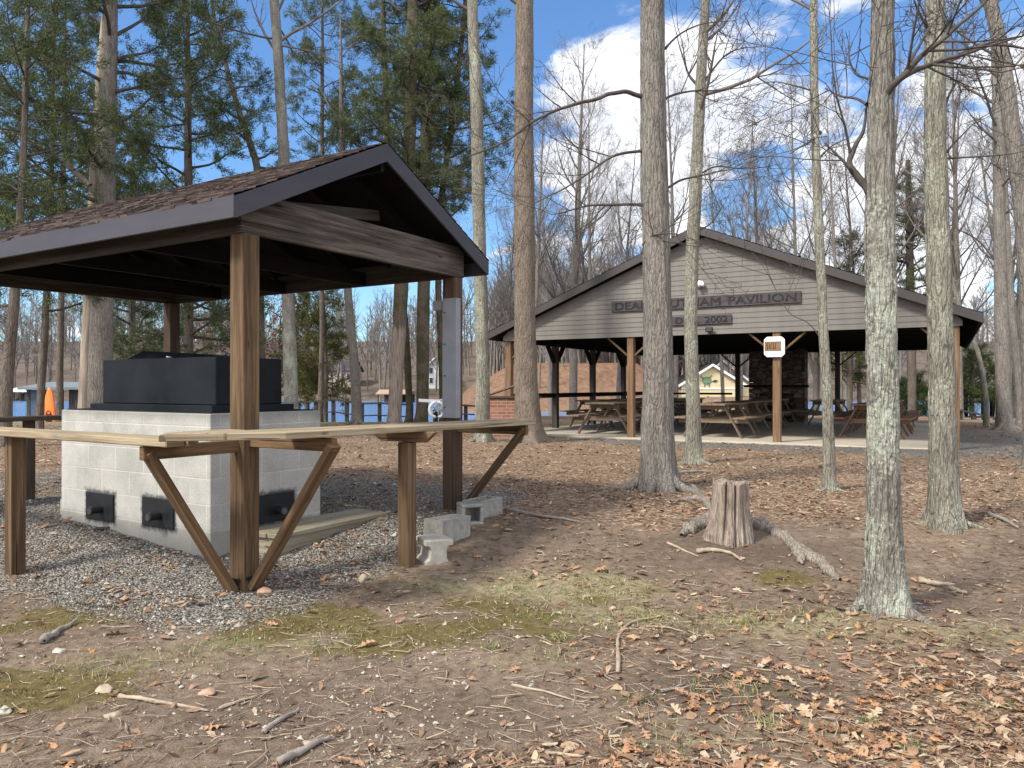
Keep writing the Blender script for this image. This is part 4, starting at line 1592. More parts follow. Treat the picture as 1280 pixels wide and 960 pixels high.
# ------------------------------------------------------------------ stump with roots
def stump():
    p = ground(911, 674)
    r = empty('tree_stump', p, 0, 'weathered grooved tree stump with a flat sawn top and long exposed root', 'tree stump')
    n, rows = 220, 26
    th = np.linspace(0, 2 * np.pi, n, endpoint=False)
    V, UV = [], []
    h = .535
    g1 = fbm(th * 3.0 + 9, th * 0, 41, 4)
    g1 = g1 * .5 + .5 * fbm((2 * np.pi - th) * 3.0, th * 0, 43, 4)
    cre = np.zeros(n)
    for a in (-1.55, -1.0, -2.1, .2, .9, 2.0, 2.9, -.45):
        d = np.abs((th - a + np.pi) % (2 * np.pi) - np.pi)
        cre = np.maximum(cre, np.exp(-(d / .05) ** 2))
    for j in range(rows):
        t = j / (rows - 1)
        rad = .142 + .056 * (1 - t) ** 2.2
        lob = 1 + .30 * (1 - t) ** 3 * np.maximum(0, np.cos(th * 1.5 + 1.9)) ** 2 + .08 * (1 - t) * np.cos(th * 5 + 2)
        rr = rad * lob * (1 + .10 * (g1 - .5)) - cre * .048 * (.6 + .4 * t) + .016 * (vnoise(th * 11, np.full(n, t * 1.2), 5) - .5) + .012 * (vnoise(th * 27, np.full(n, t * 2.0), 15) - .5)
        zz_ = t * h - .06 + (t > .97) * .030 * (vnoise(th * 4, th * 0, 6) - .5)
        V.append(np.stack([rr * np.cos(th) + .015 * t, rr * np.sin(th), np.full(n, 0.) + zz_], -1))
        UV.append(np.stack([np.full(n, t * h), th * .22], -1))
    top = V[-1].copy()
    c_ = top.mean(0)
    for q, dz in ((.93, -.004), (.55, -.012), (.2, -.02)):
        ring = c_ + (top - c_) * q
        ring[:, 2] = top[:, 2] + dz + .008 * (vnoise(th * 6, np.full(n, q * 9), 3) - .5)
        V.append(ring)
        UV.append(np.stack([np.full(n, h + .1), np.full(n, q * .3)], -1))
    V = np.concatenate(V)
    UV = np.concatenate(UV)
    R_ = rows + 3
    i = np.arange(R_ - 1)[:, None] * n
    j = np.arange(n)[None, :]
    j2 = (j + 1) % n
    F = np.stack([i + j, i + j2, i + n + j2, i + n + j], -1).reshape(-1, 4)
    cap = (np.arange(n) + (R_ - 1) * n)[None, :]
    np_mesh('stump_body', V, [F, cap], M['stump'], r, True, UV)

    def root(pxs, rads, dz=.0):
        pts = []
        for (u, v) in pxs:
            q = ground(u, v)
            pts.append((q.x - p.x, q.y - p.y, q.z - p.z + dz))
        # refine
        P = np.array(pts)
        tt = np.linspace(0, len(P) - 1, (len(P) - 1) * 5 + 1)
        Q = np.stack([np.interp(tt, np.arange(len(P)), P[:, k]) for k in range(3)], -1)
        rr = np.interp(tt, np.arange(len(P)), rads)
        rs = np.random.RandomState(int(pxs[0][0]))
        Q[1:-1] += rs.normal(0, .008, (len(Q) - 2, 3))
        rr = rr * (1 + .15 * rs.normal(0, 1, len(rr)))
        tb = Tubes()
        tb.add(Q, rr, 10)
        tb.build('root', M['root'], r)
    root([(938, 657), (962, 664), (984, 676), (1000, 692), (1022, 704), (1036, 716), (1050, 727)], [.065, .06, .048, .054, .042, .046, .015], .015)
    root([(996, 690), (1001, 700), (1003, 706)], [.04, .03, .01], .01)
    root([(888, 655), (872, 659), (860, 666), (852, 672)], [.07, .06, .045, .015], .02)
    root([(893, 640), (880, 628), (868, 612), (848, 606)], [.035, .035, .03, .03], .015)
    root([(889, 627), (866, 624), (850, 626), (838, 628)], [.028, .03, .025, .01], .012)


stump()


# ------------------------------------------------------------------ sticks and stones on the ground
def stick(pxs, rad, label, mat='stick', group='sticks on the ground', fork=None, name='fallen_stick'):
    p = ground(*pxs[0])
    pts = []
    for (u, v) in pxs:
        q = ground(u, v)
        pts.append((q.x - p.x, q.y - p.y, q.z - p.z + rad * .9))
    P = np.array(pts)
    tt = np.linspace(0, len(P) - 1, (len(P) - 1) * 6 + 1)
    Q = np.stack([np.interp(tt, np.arange(len(P)), P[:, k]) for k in range(3)], -1)
    rs = np.random.RandomState(int(pxs[0][0] * 3 + pxs[0][1]))
    Q[1:-1] += rs.normal(0, rad * .7, (len(Q) - 2, 3)) * np.array([1, 1, .4])
    for _ in range(2):
        Q[1:-1] = Q[1:-1] * .5 + (Q[:-2] + Q[2:]) * .25
    rr = np.linspace(rad, rad * .45, len(Q)) * (1 + .12 * rs.normal(0, 1, len(Q)))
    e0, e1 = Q[0] - (Q[1] - Q[0]) * .12, Q[-1] + (Q[-1] - Q[-2]) * .3
    Q = np.concatenate([[e0], Q, [e1]])
    rr = np.concatenate([[rr[0] * .25], rr, [rr[-1] * .15]])
    tb = Tubes()
    tb.add(Q, rr, 7)
    if fork:
        k = len(Q) // 2
        d = Q[-1] - Q[0]
        L = np.linalg.norm(d)
        side = np.array([-d[1], d[0], 0]) / L * fork + d / L
        tb.add(np.array([Q[k], Q[k] + side * L * .2, Q[k] + side * L * .38 + np.array([0, 0, .01])]), [rad * .6, rad * .45, rad * .25], 6)
    o = tb.build(name, M[mat])
    o.location = p
    tag(o, label, 'stick', group)


stick([(632, 638), (668, 646), (700, 650), (724, 654)], .018, 'long grey branch lying on the mulch to the right of the concrete blocks', 'stick_grey')
stick([(772, 842), (771, 800), (785, 780), (826, 772)], .011, 'bent hook-shaped twig on the dirt below the stump', 'stick', fork=.5)
stick([(872, 692), (890, 690), (912, 692), (926, 703)], .020, 'pale curved stick just below the tree stump', 'stick')
stick([(834, 680), (855, 690), (872, 697)], .012, 'short pale stick left of the one below the stump', 'stick')
stick([(808, 784), (834, 785), (858, 792)], .007, 'thin straw-coloured twig right of the hook-shaped twig', 'stick')
stick([(860, 802), (874, 796), (884, 792)], .007, 'short thin twig in the middle of the bare dirt patch', 'stick')
stick([(150, 872), (200, 880), (258, 891)], .011, 'pale twig on the bare dirt at the lower left, longest of that patch', 'stick')
stick([(275, 888), (305, 876), (338, 866)], .009, 'thin twig crossing the lower left dirt, next to the longest pale twig', 'stick')
stick([(330, 918), (352, 902), (374, 888)], .013, 'short thick grey stick at the bottom of the dirt patch', 'stick_grey')
stick([(348, 958), (380, 942), (412, 926)], .018, 'thick grey stick at the very bottom, below the short thick one', 'stick_grey')
stick([(56, 806), (72, 794), (96, 779)], .024, 'grey half-buried branch on the gravel at far left', 'stick_grey')
stick([(640, 858), (680, 866), (720, 877)], .007, 'thin pale straight twig on the dirt near the lower centre', 'stick')
stick([(770, 899), (788, 904), (800, 910)], .007, 'small straight twig beside the little green tuft', 'stick')
stick([(682, 944), (720, 946), (752, 953)], .008, 'thin twig on leaves at the lower centre edge', 'stick')
stick([(1148, 728), (1170, 732), (1192, 734)], .022, 'flat pale bark strip right of the lichen trunk', 'stick')
stick([(1186, 738), (1197, 741), (1208, 744)], .020, 'short pale bark chip beyond the bark strip', 'stick')
stick([(1152, 832), (1164, 834), (1176, 837)], .007, 'small pale twig on the grass below the lichen trunk', 'stick')
stick([(1236, 644), (1254, 652), (1272, 662)], .022, 'bare root-like branch at the right edge near the second lichen trunk', 'stick_grey')
stick([(842, 594), (865, 592), (886, 592)], .03, 'flat grey weathered board-like branch between two trunks', 'stick_grey')
stick([(826, 866), (842, 862), (856, 856)], .009, 'short crooked whitish twig beside a grey pebble', 'stick_grey', fork=-.6)
stick([(118, 664), (145, 660), (172, 652)], .014, 'dark thin branch on the gravel in front of the vent doors', 'limb')


def stone(u, v, s_, label, mat='stone', seed=0, flat=.42):
    s_ *= .85
    import bmesh
    bm = bmesh.new()
    bmesh.ops.create_icosphere(bm, subdivisions=3, radius=1)
    rs = random.Random(seed + int(u))
    cuts = [(Vector((rs.gauss(0, 1), rs.gauss(0, 1), rs.gauss(0, .8))).normalized(), rs.uniform(.55, .85)) for _ in range(11)]
    ph = [rs.uniform(0, 6) for _ in range(4)]
    for vt in bm.verts:
        c_ = vt.co.copy()
        for nrm, dd in cuts:        # chip flat faces off a ball
            k = c_.dot(nrm)
            if k > dd:
                c_ -= nrm * (k - dd) * .92
        k = 1 + .05 * math.sin(7 * c_.x + ph[0]) + .05 * math.sin(8 * c_.y + ph[1]) + .03 * math.sin(19 * c_.z + ph[2])
        vt.co = Vector((c_.x * k * 1.15, c_.y * k * .85, c_.z * k * flat * 1.1)) * s_
    me = bpy.data.meshes.new('stone')
    bm.to_mesh(me)
    bm.free()
    me.polygons.foreach_set('use_smooth', np.ones(len(me.polygons), bool))
    me.materials.append(M[mat])
    o = link(bpy.data.objects.new('stone', me))
    q = ground(u, v)
    o.location = (q.x, q.y, q.z + s_ * flat * .12)
    o.rotation_euler = (rs.uniform(-.2, .2), rs.uniform(-.2, .2), rs.uniform(0, 6))
    tag(o, label, 'stone', 'loose stones')


M['stone_pink'] = mat_plain('pinkish_stone', (.40, .25, .175), .85, .2, 20, bstr=.3)
M['stone_grey'] = mat_plain('grey_stone', (.30, .29, .28), .85, .25, 20, bstr=.3)
M['stone_white'] = mat_plain('white_stone', (.36, .33, .28), .8, .15, 20, bstr=.3)
stone(331, 741, .048, 'orange-pink stone at the foot of the front shelter post', 'stone_pink', flat=.8)
stone(132, 864, .060, 'flat tan stone on the moss at lower left', 'stone')
stone(143, 894, .045, 'pale yellow stone beside the longest pale twig', 'stone')
stone(259, 866, .050, 'pink stone right of the flat tan stone', 'stone_pink')
stone(75, 815, .045, 'grey-white stone on the gravel at far left', 'stone_white')
stone(454, 725, .045, 'tan upright stone on the gravel edge below the counter leg', 'stone', flat=.9)
stone(8, 889, .045, 'cream stone at the left edge of the picture', 'stone_white')
stone(906, 834, .028, 'small white stone on the leaf litter below the lichen trunk', 'stone_white')
stone(490, 770, .022, 'small white pebble on the dirt below the pale concrete block', 'stone_white')
stone(664, 858, .024, 'grey pebble at the left end of the thin pale straight twig', 'stone_grey')
stone(700, 884, .024, 'pale grey pebble below the thin pale straight twig', 'stone_grey')
stone(294, 778, .035, 'tan stone on the mossy gravel edge', 'stone')
stone(218, 786, .030, 'pinkish stone left of the tan one on the mossy gravel edge', 'stone_pink')
# ------------------------------------------------------------------ trees
def unit(v):
    return v / (np.linalg.norm(v) + 1e-9)


def grow(T, rs, p, d, L, r, lev, spec, up=.12):
    """one bent branch with its children, recursively; spec[lev] = (children, length ratio, sides, points)"""
    kids, ratio, sides, n = spec[lev]
    pts, rad = [p], [r]
    step = L / (n - 1)
    q, dd = p.copy(), unit(d)
    dirs = [dd]
    wob = .20 if lev < 2 else .26
    for i in range(1, n):
        dd = unit(dd + rs.normal(0, wob, 3) * (.6 + .4 * lev) * .7 + np.array([0, 0, up]))
        q = q + dd * step
        pts.append(q)
        dirs.append(dd)
        rad.append(max(r * (1 - .82 * i / (n - 1)), .0022))
    T.add(pts, rad, sides)
    if lev + 1 < len(spec):
        for k in range(kids):
            t = rs.uniform(.22, 1.0)
            x = t * (n - 1)
            i = min(int(x), n - 2)
            f = x - i
            base = pts[i] * (1 - f) + pts[i + 1] * f
            rb = rad[i] * (1 - f) + rad[i + 1] * f
            ax = dirs[i + 1]
            per = unit(np.cross(ax, rs.normal(0, 1, 3)))
            ang = rs.uniform(.5, 1.05)
            nd = ax * math.cos(ang) + per * math.sin(ang)
            grow(T, rs, base, nd, L * ratio * rs.uniform(.6, 1.25) * (1.15 - .5 * t), max(rb * .58, .0028), lev + 1, spec, up)


def trunk_arrays(path, rad, sides, seed, flare=.6, lobes=5, rough=.03, ring=.14, buttress=1.0, twist=0.0):
    path = np.asarray(path, float)
    rad = np.asarray(rad, float)
    s = np.concatenate([[0], np.cumsum(np.linalg.norm(np.diff(path, axis=0), axis=1))])
    n = max(6, int(s[-1] / ring))
    lowz = np.array([-.25, -.1, 0, .03, .06, .10, .15, .21, .28, .36, .46])
    t = np.concatenate([np.maximum(lowz, 0), np.linspace(.6, s[-1], n)])
    zoff = np.concatenate([np.minimum(lowz, 0), np.zeros(n)])
    P = np.stack([np.interp(t, s, path[:, k]) for k in range(3)], -1)
    rr = np.interp(t, s, rad)
    P[:, 2] += zoff
    rs = np.random.RandomState(seed)
    P[12:, :2] += np.cumsum(rs.normal(0, .004, (len(P) - 12, 2)), 0) * .6
    th = np.linspace(0, 2 * np.pi, sides, endpoint=False)
    ph = rs.uniform(0, 6.28)
    fl = np.exp(-np.maximum(t, 0) / .16) * flare
    lob = np.maximum(0, np.cos(th * lobes / 2.0 * 1.0 + ph)) ** 2
    lob = lob * (.6 + .4 * np.cos(th + ph * 2))
    radm = rr[:, None] * (1 + fl[:, None] * (.45 + 1.25 * buttress * lob[None, :]))
    tt, aa = np.meshgrid(t, th, indexing='ij')
    nz = fbm(np.cos(aa) * 2.2 + 10 + seed, np.sin(aa) * 2.2 + tt * .9, seed, 3) - .5
    nz2 = vnoise(aa * 6 + seed, tt * 5, seed + 3) - .5
    radm = radm * (1 + rough * 3 * nz + rough * nz2)
    if sides >= 30:      # bark plates and furrows in relief
        radm = radm + (.010 * (vnoise(aa * 13 + seed, tt * 2.6, seed + 7) - .5) + .008 * (vnoise(aa * 21, tt * 6, seed + 9) - .5)) * min(1.0, rr[0] / .1)
    V = np.stack([P[:, None, 0] + radm * np.cos(th), P[:, None, 1] + radm * np.sin(th), np.broadcast_to(P[:, None, 2], radm.shape)], -1)
    m, k = V.shape[:2]
    UV = np.stack([tt, aa / 6.283 * .6], -1).reshape(-1, 2)
    i = np.arange(m - 1)[:, None] * k
    j = np.arange(k)[None, :]
    j2 = (j + 1) % k
    F = np.stack([i + j, i + j2, i + k + j2, i + k + j], -1).reshape(-1, 4)
    return V.reshape(-1, 3), F, UV, P, rr


def pix_path(D, base, pts, top):
    """pts [(u, v, width px)] at distance D -> local path from the base, then straight on to height top"""
    path, rad = [np.zeros(3)], []
    for (u, v, w) in pts:
        q = px(u, v, D)
        path.append(np.array(q - base))
        rad.append(w / 2 * D / FPX)
    rad = [rad[0]] + rad
    d = unit(path[-1] - path[-2])
    d = unit(d + np.array([0, 0, .4]))
    z = path[-1][2]
    if top > z + .5:
        k = (top - z) / d[2]
        path += [path[-1] + d * k * .5, path[-1] + d * k]
        rad += [rad[-1] * .62, rad[-1] * .2]
    return path, rad


SPEC_NEAR = [(6, .42, 6, 8), (5, .45, 4, 6), (4, .5, 3, 5), (0, 0, 3, 4)]
SPEC_LIGHT = [(5, .42, 5, 7), (4, .5, 3, 5), (0, 0, 3, 4)]


def root_flare(r, rad, mat, seed, n, reach=2.3):
    rs = np.random.RandomState(seed + 500)
    T = Tubes()
    a0 = rs.uniform(0, 6.283)
    for k in range(n):
        a = a0 + 6.283 * k / n + rs.normal(0, .28)
        L = rad * reach * rs.uniform(.7, 1.5)
        r0 = rad * rs.uniform(.26, .44)
        pts, rr = [], []
        wob = rs.normal(0, .25)
        for t in np.linspace(0, 1, 9):
            q = rad * .45 + L * t
            aa = a + wob * t * t
            x, y = math.cos(aa) * q, math.sin(aa) * q
            g = float(G(r.location.x + x, r.location.y + y)) - r.location.z
            h = rad * 1.35 * math.exp(-t * 5.5) + r0 * (.35 - .75 * t)
            pts.append((x, y, g + h))
            rr.append(max(r0 * (1 - .72 * t) * (1 + rs.normal(0, .06)), .006))
        T.add(pts, rr, 10)
    T.build('roots', mat, r)


def fg_tree(base_px, pts, mat, label, top=13.5, sides=26, limbs=9, lz=None, spec=SPEC_LIGHT, cat='tree', name='bare_tree', D=None,
            extra=(), seed=1, flare=.6, group='tree trunks around the clearing', limb_len=(1.6, 3.2), rough=.03, ring=.14, roots=5):
    if D is None:
        b = ground(*base_px)
    else:
        b = px(base_px[0], base_px[1], D)
        b.z = float(G(b.x, b.y))
    D = b.y
    path, rad = pix_path(D, b, pts, top)
    r = empty(name, b, 0, label, cat, group)
    V, F, UV, P, rr = trunk_arrays(path, rad, sides, seed, flare, rough=rough, ring=ring)
    np_mesh('trunk', V, [F], M[mat], r, True, UV)
    if roots:
        root_flare(r, rad[0], M['trunk_grey' if mat == 'trunk_lichen' else mat], seed, roots)
    rs = np.random.RandomState(seed)
    T = Tubes()
    lz = lz if lz is not None else .45 * top
    path = np.array(path)
    for k in range(limbs):
        z = lz + (top * .97 - lz) * (k + rs.uniform(0, 1)) / limbs
        i = int(np.clip(np.searchsorted(P[:, 2], z), 1, len(P) - 1))
        a = rs.uniform(0, 6.283)
        el = rs.uniform(.1, .9)
        d = np.array([math.cos(a) * math.cos(el), math.sin(a) * math.cos(el), math.sin(el)])
        f = 1 - .6 * (z - lz) / (top - lz + .01)
        grow(T, rs, P[i].copy(), d, rs.uniform(*limb_len) * f, min(rr[i] * .45, .045), 0, spec)
    if T.g:
        T.build('crown', M['twig'], r)
    for (bp, w, dz, sub) in extra:       # a limb the photo shows: pixel path, start width px, depth change, twigs
        T = Tubes()
        Q = np.array([np.array(px(u, v, D + dz * i / max(1, len(bp) - 1)) - b) for i, (u, v) in enumerate(bp)])
        tt = np.linspace(0, len(Q) - 1, (len(Q) - 1) * 4 + 1)
        Q = np.stack([np.interp(tt, np.arange(len(Q)), Q[:, k]) for k in range(3)], -1)
        r0 = w / 2 * D / FPX
        Q[1:-1] += rs.normal(0, r0 * .5, (len(Q) - 2, 3))
        for _ in range(3):
            Q[1:-1] = Q[1:-1] * .5 + (Q[:-2] + Q[2:]) * .25
        rad_ = np.linspace(r0, max(r0 * .25, .004), len(Q))
        rad_[0] *= 1.35
        T.add(Q, rad_, 8)
        for k in range(sub):
            i = rs.randint(len(Q) // 4, len(Q))
            ax = unit(Q[min(i + 1, len(Q) - 1)] - Q[i - 1])
            per = unit(np.cross(ax, rs.normal(0, 1, 3)))
            grow(T, rs, Q[i].copy(), ax * .6 + per * .8, rs.uniform(.4, 1.0) * (.6 + D / 14), max(rad_[i] * .55, .004), 0,
                 [(5, .5, 4, 6), (3, .5, 3, 4), (0, 0, 3, 3)], .06)
        T.build('branch', M['limb'], r)
    return r


fg_tree((1108, 765), [(1106, 700, 42), (1103, 600, 37), (1100, 450, 35), (1098, 320, 35), (1097, 235, 34), (1098, 130, 29), (1099, 60, 27), (1100, 0, 25)],
        'trunk_lichen', 'nearest trunk, heavily covered in pale green lichen, right of the stump', 11, 90, 8, 5.2, seed=11, flare=.75, rough=.05, ring=.05,
        extra=(([(1100, 135), (1106, 118), (1118, 104), (1140, 84), (1168, 58), (1200, 30), (1240, -6)], 12, -.3, 9),
               ([(1118, 104), (1140, 88), (1165, 78), (1190, 72), (1225, 62), (1260, 56), (1300, 64)], 8, -.1, 9),
               ([(1200, 68), (1225, 56), (1250, 50), (1290, 42)], 4, 0, 4),
               ([(1088, 238), (1074, 222), (1060, 207), (1070, 188), (1080, 165), (1083, 135)], 11, .1, 2),
               ([(1062, 208), (1046, 192), (1032, 178)], 4, 0, 2),
               ([(1086, 98), (1068, 92), (1060, 70), (1066, 52)], 3, .1, 3),
               ([(1084, 130), (1070, 122), (1050, 120), (1032, 110)], 4, .3, 4)))
fg_tree((1182, 657), [(1180, 610, 34), (1177, 520, 30), (1174, 400, 28), (1173, 300, 27), (1171, 150, 24), (1171, 0, 22)],
        'trunk_lichen_light', 'upright lichen-spotted trunk with flared roots standing before the right pavilion corner', 12.5, 72, 9, 6, seed=12, flare=.9, rough=.035, ring=.08,
        extra=(([(1180, 142), (1188, 118), (1196, 100), (1200, 84)], 4, .2, 4), ([(1182, 198), (1215, 196), (1250, 194), (1285, 188)], 2.5, .3, 4),
               ([(1162, 40), (1155, 25), (1146, 8), (1140, -10)], 5, -.2, 4), ([(1184, 190), (1200, 172), (1222, 150)], 3, .3, 4)))
fg_tree((822, 612), [(822, 570, 42), (822, 480, 37), (820, 350, 34), (818, 240, 34), (817, 120, 31), (817, 0, 29)],
        'trunk_grey', 'thick grey ridged trunk behind the stump, hiding part of the name board', 15, 84, 10, 6.4, seed=13, flare=.55, rough=.035, ring=.08,
        extra=(([(804, 120), (785, 112), (764, 116), (742, 124), (715, 131), (690, 138), (664, 153), (640, 172), (612, 186), (586, 195)], 6, -.8, 9),
               ([(804, 188), (780, 190), (760, 198), (740, 214), (715, 232), (690, 243), (664, 256)], 4, -.6, 8),
               ([(804, 256), (775, 256), (740, 256), (712, 262), (690, 268)], 4.5, .2, 8),
               ([(830, 238), (846, 226), (872, 220), (905, 212), (945, 208)], 3.5, .5, 7),
               ([(830, 124), (846, 116), (868, 112), (900, 114), (950, 105)], 3.5, .6, 8),
               ([(804, 306), (812, 296), (828, 291), (850, 292), (872, 302)], 3.5, -.4, 5),
               ([(832, 60), (850, 40), (880, 28), (920, 25)], 3, .4, 6)))
fg_tree((867, 580), [(867, 550, 19), (866, 480, 17), (864, 400, 16.5), (866, 320, 16), (871, 220, 15), (876, 110, 13), (883, 0, 11)],
        'trunk_lichen_light', 'thin slightly curved trunk just right of the thick grey one, crossing the name board', 12, 20, 14, 5.0, seed=14, limb_len=(1.2, 2.6),
        extra=(([(876, 110), (862, 94), (852, 70), (846, 40)], 4, .2, 6), ([(882, 100), (905, 70), (920, 60), (955, 58)], 3, .3, 7),
               ([(872, 220), (895, 205), (930, 212), (975, 205)], 2.5, .4, 6), ([(869, 290), (890, 280), (905, 255)], 2.5, .2, 4)))
fg_tree((1037, 613), [(1036, 560, 14), (1033, 480, 12.5), (1029, 400, 11.5), (1023, 260, 11), (1018, 120, 10), (1017, 0, 9)],
        'trunk_lichen_light', 'slimmest straight trunk, between the stump and the nearest lichen trunk', 11, 18, 14, 4.6, seed=15, limb_len=(1.0, 2.2),
        extra=(([(1026, 165), (1012, 178), (998, 186), (988, 192)], 4, -.2, 2), ([(1022, 200), (1040, 180), (1062, 172)], 3, .2, 5),
               ([(1020, 115), (1000, 108), (970, 100), (935, 108)], 2.5, .3, 7), ([(1031, 430), (1010, 400), (985, 395), (960, 340), (940, 315)], 1.6, .6, 5)))
fg_tree((660, 553), [(660, 530, 34), (658, 480, 29), (657, 380, 26), (656, 250, 26), (655, 120, 23), (655, 0, 22)],
        'trunk_brown', 'brownish smooth trunk left of the pavilion, in front of the brick grill', 17, 30, 11, 9, seed=16, flare=.75, limb_len=(1.8, 3.6), rough=.03)
fg_tree((603, 552), [(603, 525, 19), (603, 460, 17), (600, 340, 16.5), (597, 200, 16), (592, 80, 14.5), (588, 0, 13)],
        'trunk_lichen_light', 'pale grey trunk just right of the small shelter, leaning slightly left', 16, 24, 12, 9, seed=17, limb_len=(1.6, 3.4),
        extra=(([(597, 160), (582, 150), (575, 170), (566, 180)], 2, .2, 3),))
fg_tree((364, 528), [(364, 510, 17), (362, 440, 16.5), (358, 340, 15), (353, 200, 13.5), (346, 80, 12.5), (340, 0, 11.5)],
        'trunk_lichen', 'pale lichen-patched trunk behind the black barbecue box', 16, 22, 12, 9, D=19, seed=18, limb_len=(1.6, 3.4),
        extra=(([(345, 48), (315, 44), (270, 30), (235, 15), (195, -8)], 3, -.8, 10), ([(346, 55), (375, 60), (400, 66), (432, 92)], 2.5, -.8, 8),
               ([(343, 25), (360, 50), (372, 80)], 3, .4, 5)))
fg_tree((1256, 537), [(1255, 500, 18), (1251, 400, 15.5), (1250, 330, 14.5), (1248, 200, 13), (1246, 100, 11), (1243, 0, 10)],
        'trunk_grey', 'grey trunk standing on the gravel at the right, beyond the pavilion corner', 17, 20, 14, 6.5, seed=19,
        limb_len=(1.8, 3.8), extra=(([(1250, 275), (1262, 262), (1285, 255)], 3, .2, 6), ([(1248, 330), (1225, 300), (1205, 290), (1185, 280)], 2.5, .4, 8)))
fg_tree((1292, 560), [(1290, 500, 22), (1286, 380, 21), (1278, 260, 20), (1263, 150, 19), (1250, 60, 17), (1238, 0, 16)],
        'trunk_grey', 'dark trunk leaning left in from the right edge of the picture', 15, 20, 10, 7, D=11, seed=20, limb_len=(1.4, 3),
        extra=(([(1268, 110), (1245, 95), (1232, 84)], 4, .2, 6),))
fg_tree((1233, 533), [(1232, 500, 7), (1228, 470, 6.5), (1222, 440, 6), (1212, 415, 5.5), (1200, 390, 5), (1190, 350, 4.5)],
        'trunk_lichen_light', 'thin leaning sapling right of the pavilion corner', 6.5, 12, 8, 3.2, D=22, seed=21, limb_len=(.8, 1.6), flare=.2)
fg_tree((446, 530), [(446, 510, 13), (443, 460, 11.5), (438, 410, 11), (435, 370, 10), (431, 300, 9), (428, 200, 8)],
        'trunk_far', 'slender dark trunk seen over the counter, left of the peeled cedar', 13, 16, 12, 5.0, D=24, seed=22, limb_len=(1.2, 2.6), flare=.3)
fg_tree((1275, 545), [(1276, 500, 10), (1272, 460, 9), (1266, 400, 8.5), (1262, 330, 8), (1258, 250, 7)],
        'trunk_grey', 'thinner trunk at the far right edge beside the dock', 13, 14, 12, 4.5, D=23, seed=23, limb_len=(1.2, 2.6), flare=.3)


# ---- needle trees
def needles(C, Dr, rs, per, ln, wd):
    """C (m,3) clump centres, Dr (m,3) directions -> loose triangles"""
    m = len(C)
    c = np.repeat(C, per, 0) + rs.normal(0, .055, (m * per, 3))
    d = np.repeat(Dr, per, 0) * .75 + rs.normal(0, .62, (m * per, 3))
    d /= np.linalg.norm(d, axis=1, keepdims=True)
    s = np.cross(d, rs.normal(0, 1, (m * per, 3)))
    s /= np.linalg.norm(s, axis=1, keepdims=True)
    L = rs.uniform(.6, 1.2, (m * per, 1)) * ln
    a = c - s * wd
    b_ = c + s * wd
    t = c + d * L
    V = np.stack([a, b_, t], 1).reshape(-1, 3)
    F = np.arange(m * per * 3).reshape(-1, 3)
    return V, F


def conifer_parts(rs, P, rr, z0, top, nl, reach, mat, parent, per=24, ln=.14, wd=.0105, droop=.05, dens=1.05, zf=None, gap=.3):
    T = Tubes()
    C, Dr = [], []
    for k in range(nl):
        z = z0 + (top - z0) * (k + rs.uniform(0, 1)) / nl
        i = int(np.clip(np.searchsorted(P[:, 2], z), 1, len(P) - 1))
        f = (z - z0) / (top - z0)
        L = reach * (1.0 - .72 * f ** 1.4) * rs.uniform(.55, 1.15)
        if f < .12:
            L *= .8
        a = rs.uniform(0, 6.283)
        el = rs.uniform(-.15, .45) + .3 * f
        d = np.array([math.cos(a) * math.cos(el), math.sin(a) * math.cos(el), math.sin(el)])
        n = 8
        q, pts, dd = P[i].copy(), [P[i].copy()], d
        dirs = [d]
        for s_ in range(1, n):
            dd = unit(dd + rs.normal(0, .13, 3) + np.array([0, 0, -droop + .03 * s_]))
            q = q + dd * L / (n - 1)
            pts.append(q)
            dirs.append(dd)
        rad = np.linspace(min(rr[i] * .4, .05), .006, n)
        T.add(pts, rad, 5)
        ns = max(3, int(L * 6.0 * dens))
        for s_ in range(ns):
            t = rs.uniform(gap, 1.0)
            x = t * (n - 1)
            j = min(int(x), n - 2)
            bp = pts[j] + (pts[j + 1] - pts[j]) * (x - j)
            per_ = unit(np.cross(dirs[j], rs.normal(0, 1, 3)) * np.array([1, 1, .55]))
            sd = unit(dirs[j] * .5 + per_)
            sl = rs.uniform(.35, .95) * (1.2 - .5 * t)
            mids = bp + sd * sl * .5 + np.array([0, 0, .02])
            T.add([bp, mids, bp + sd * sl], [.009, .007, .004], 3)
            nc = max(2, int(sl * 7))
            for c_ in range(nc):
                C.append(bp + sd * sl * (.25 + .8 * (c_ + rs.uniform(0, 1)) / nc) + rs.normal(0, .05, 3))
                Dr.append(unit(sd + np.array([0, 0, .25])))
    T.build('branches', M['limb'], parent)
    V, F = needles(np.array(C), np.array(Dr), rs, per, ln, wd)
    np_mesh('foliage', V, [F], mat, parent)


def conifer(base_px, D, pts, mat, label, top=15, z0=3.0, nl=46, reach=2.6, needle='needle', seed=1, name='pine_tree', cat='pine tree',
            group='evergreens beyond the shelter', peel=None, **kw):
    b = px(base_px[0], base_px[1], D)
    b.z = float(G(b.x, b.y))
    path, rad = pix_path(D, b, pts, top)
    r = empty(name, b, 0, label, cat, group)
    V, F, UV, P, rr = trunk_arrays(path, rad, 20, seed, .35, ring=.25)
    np_mesh('trunk', V, [F], M[mat], r, True, UV)
    rs = np.random.RandomState(seed)
    conifer_parts(rs, P, rr, z0, top, nl, reach, M[needle], r, **kw)
    return r


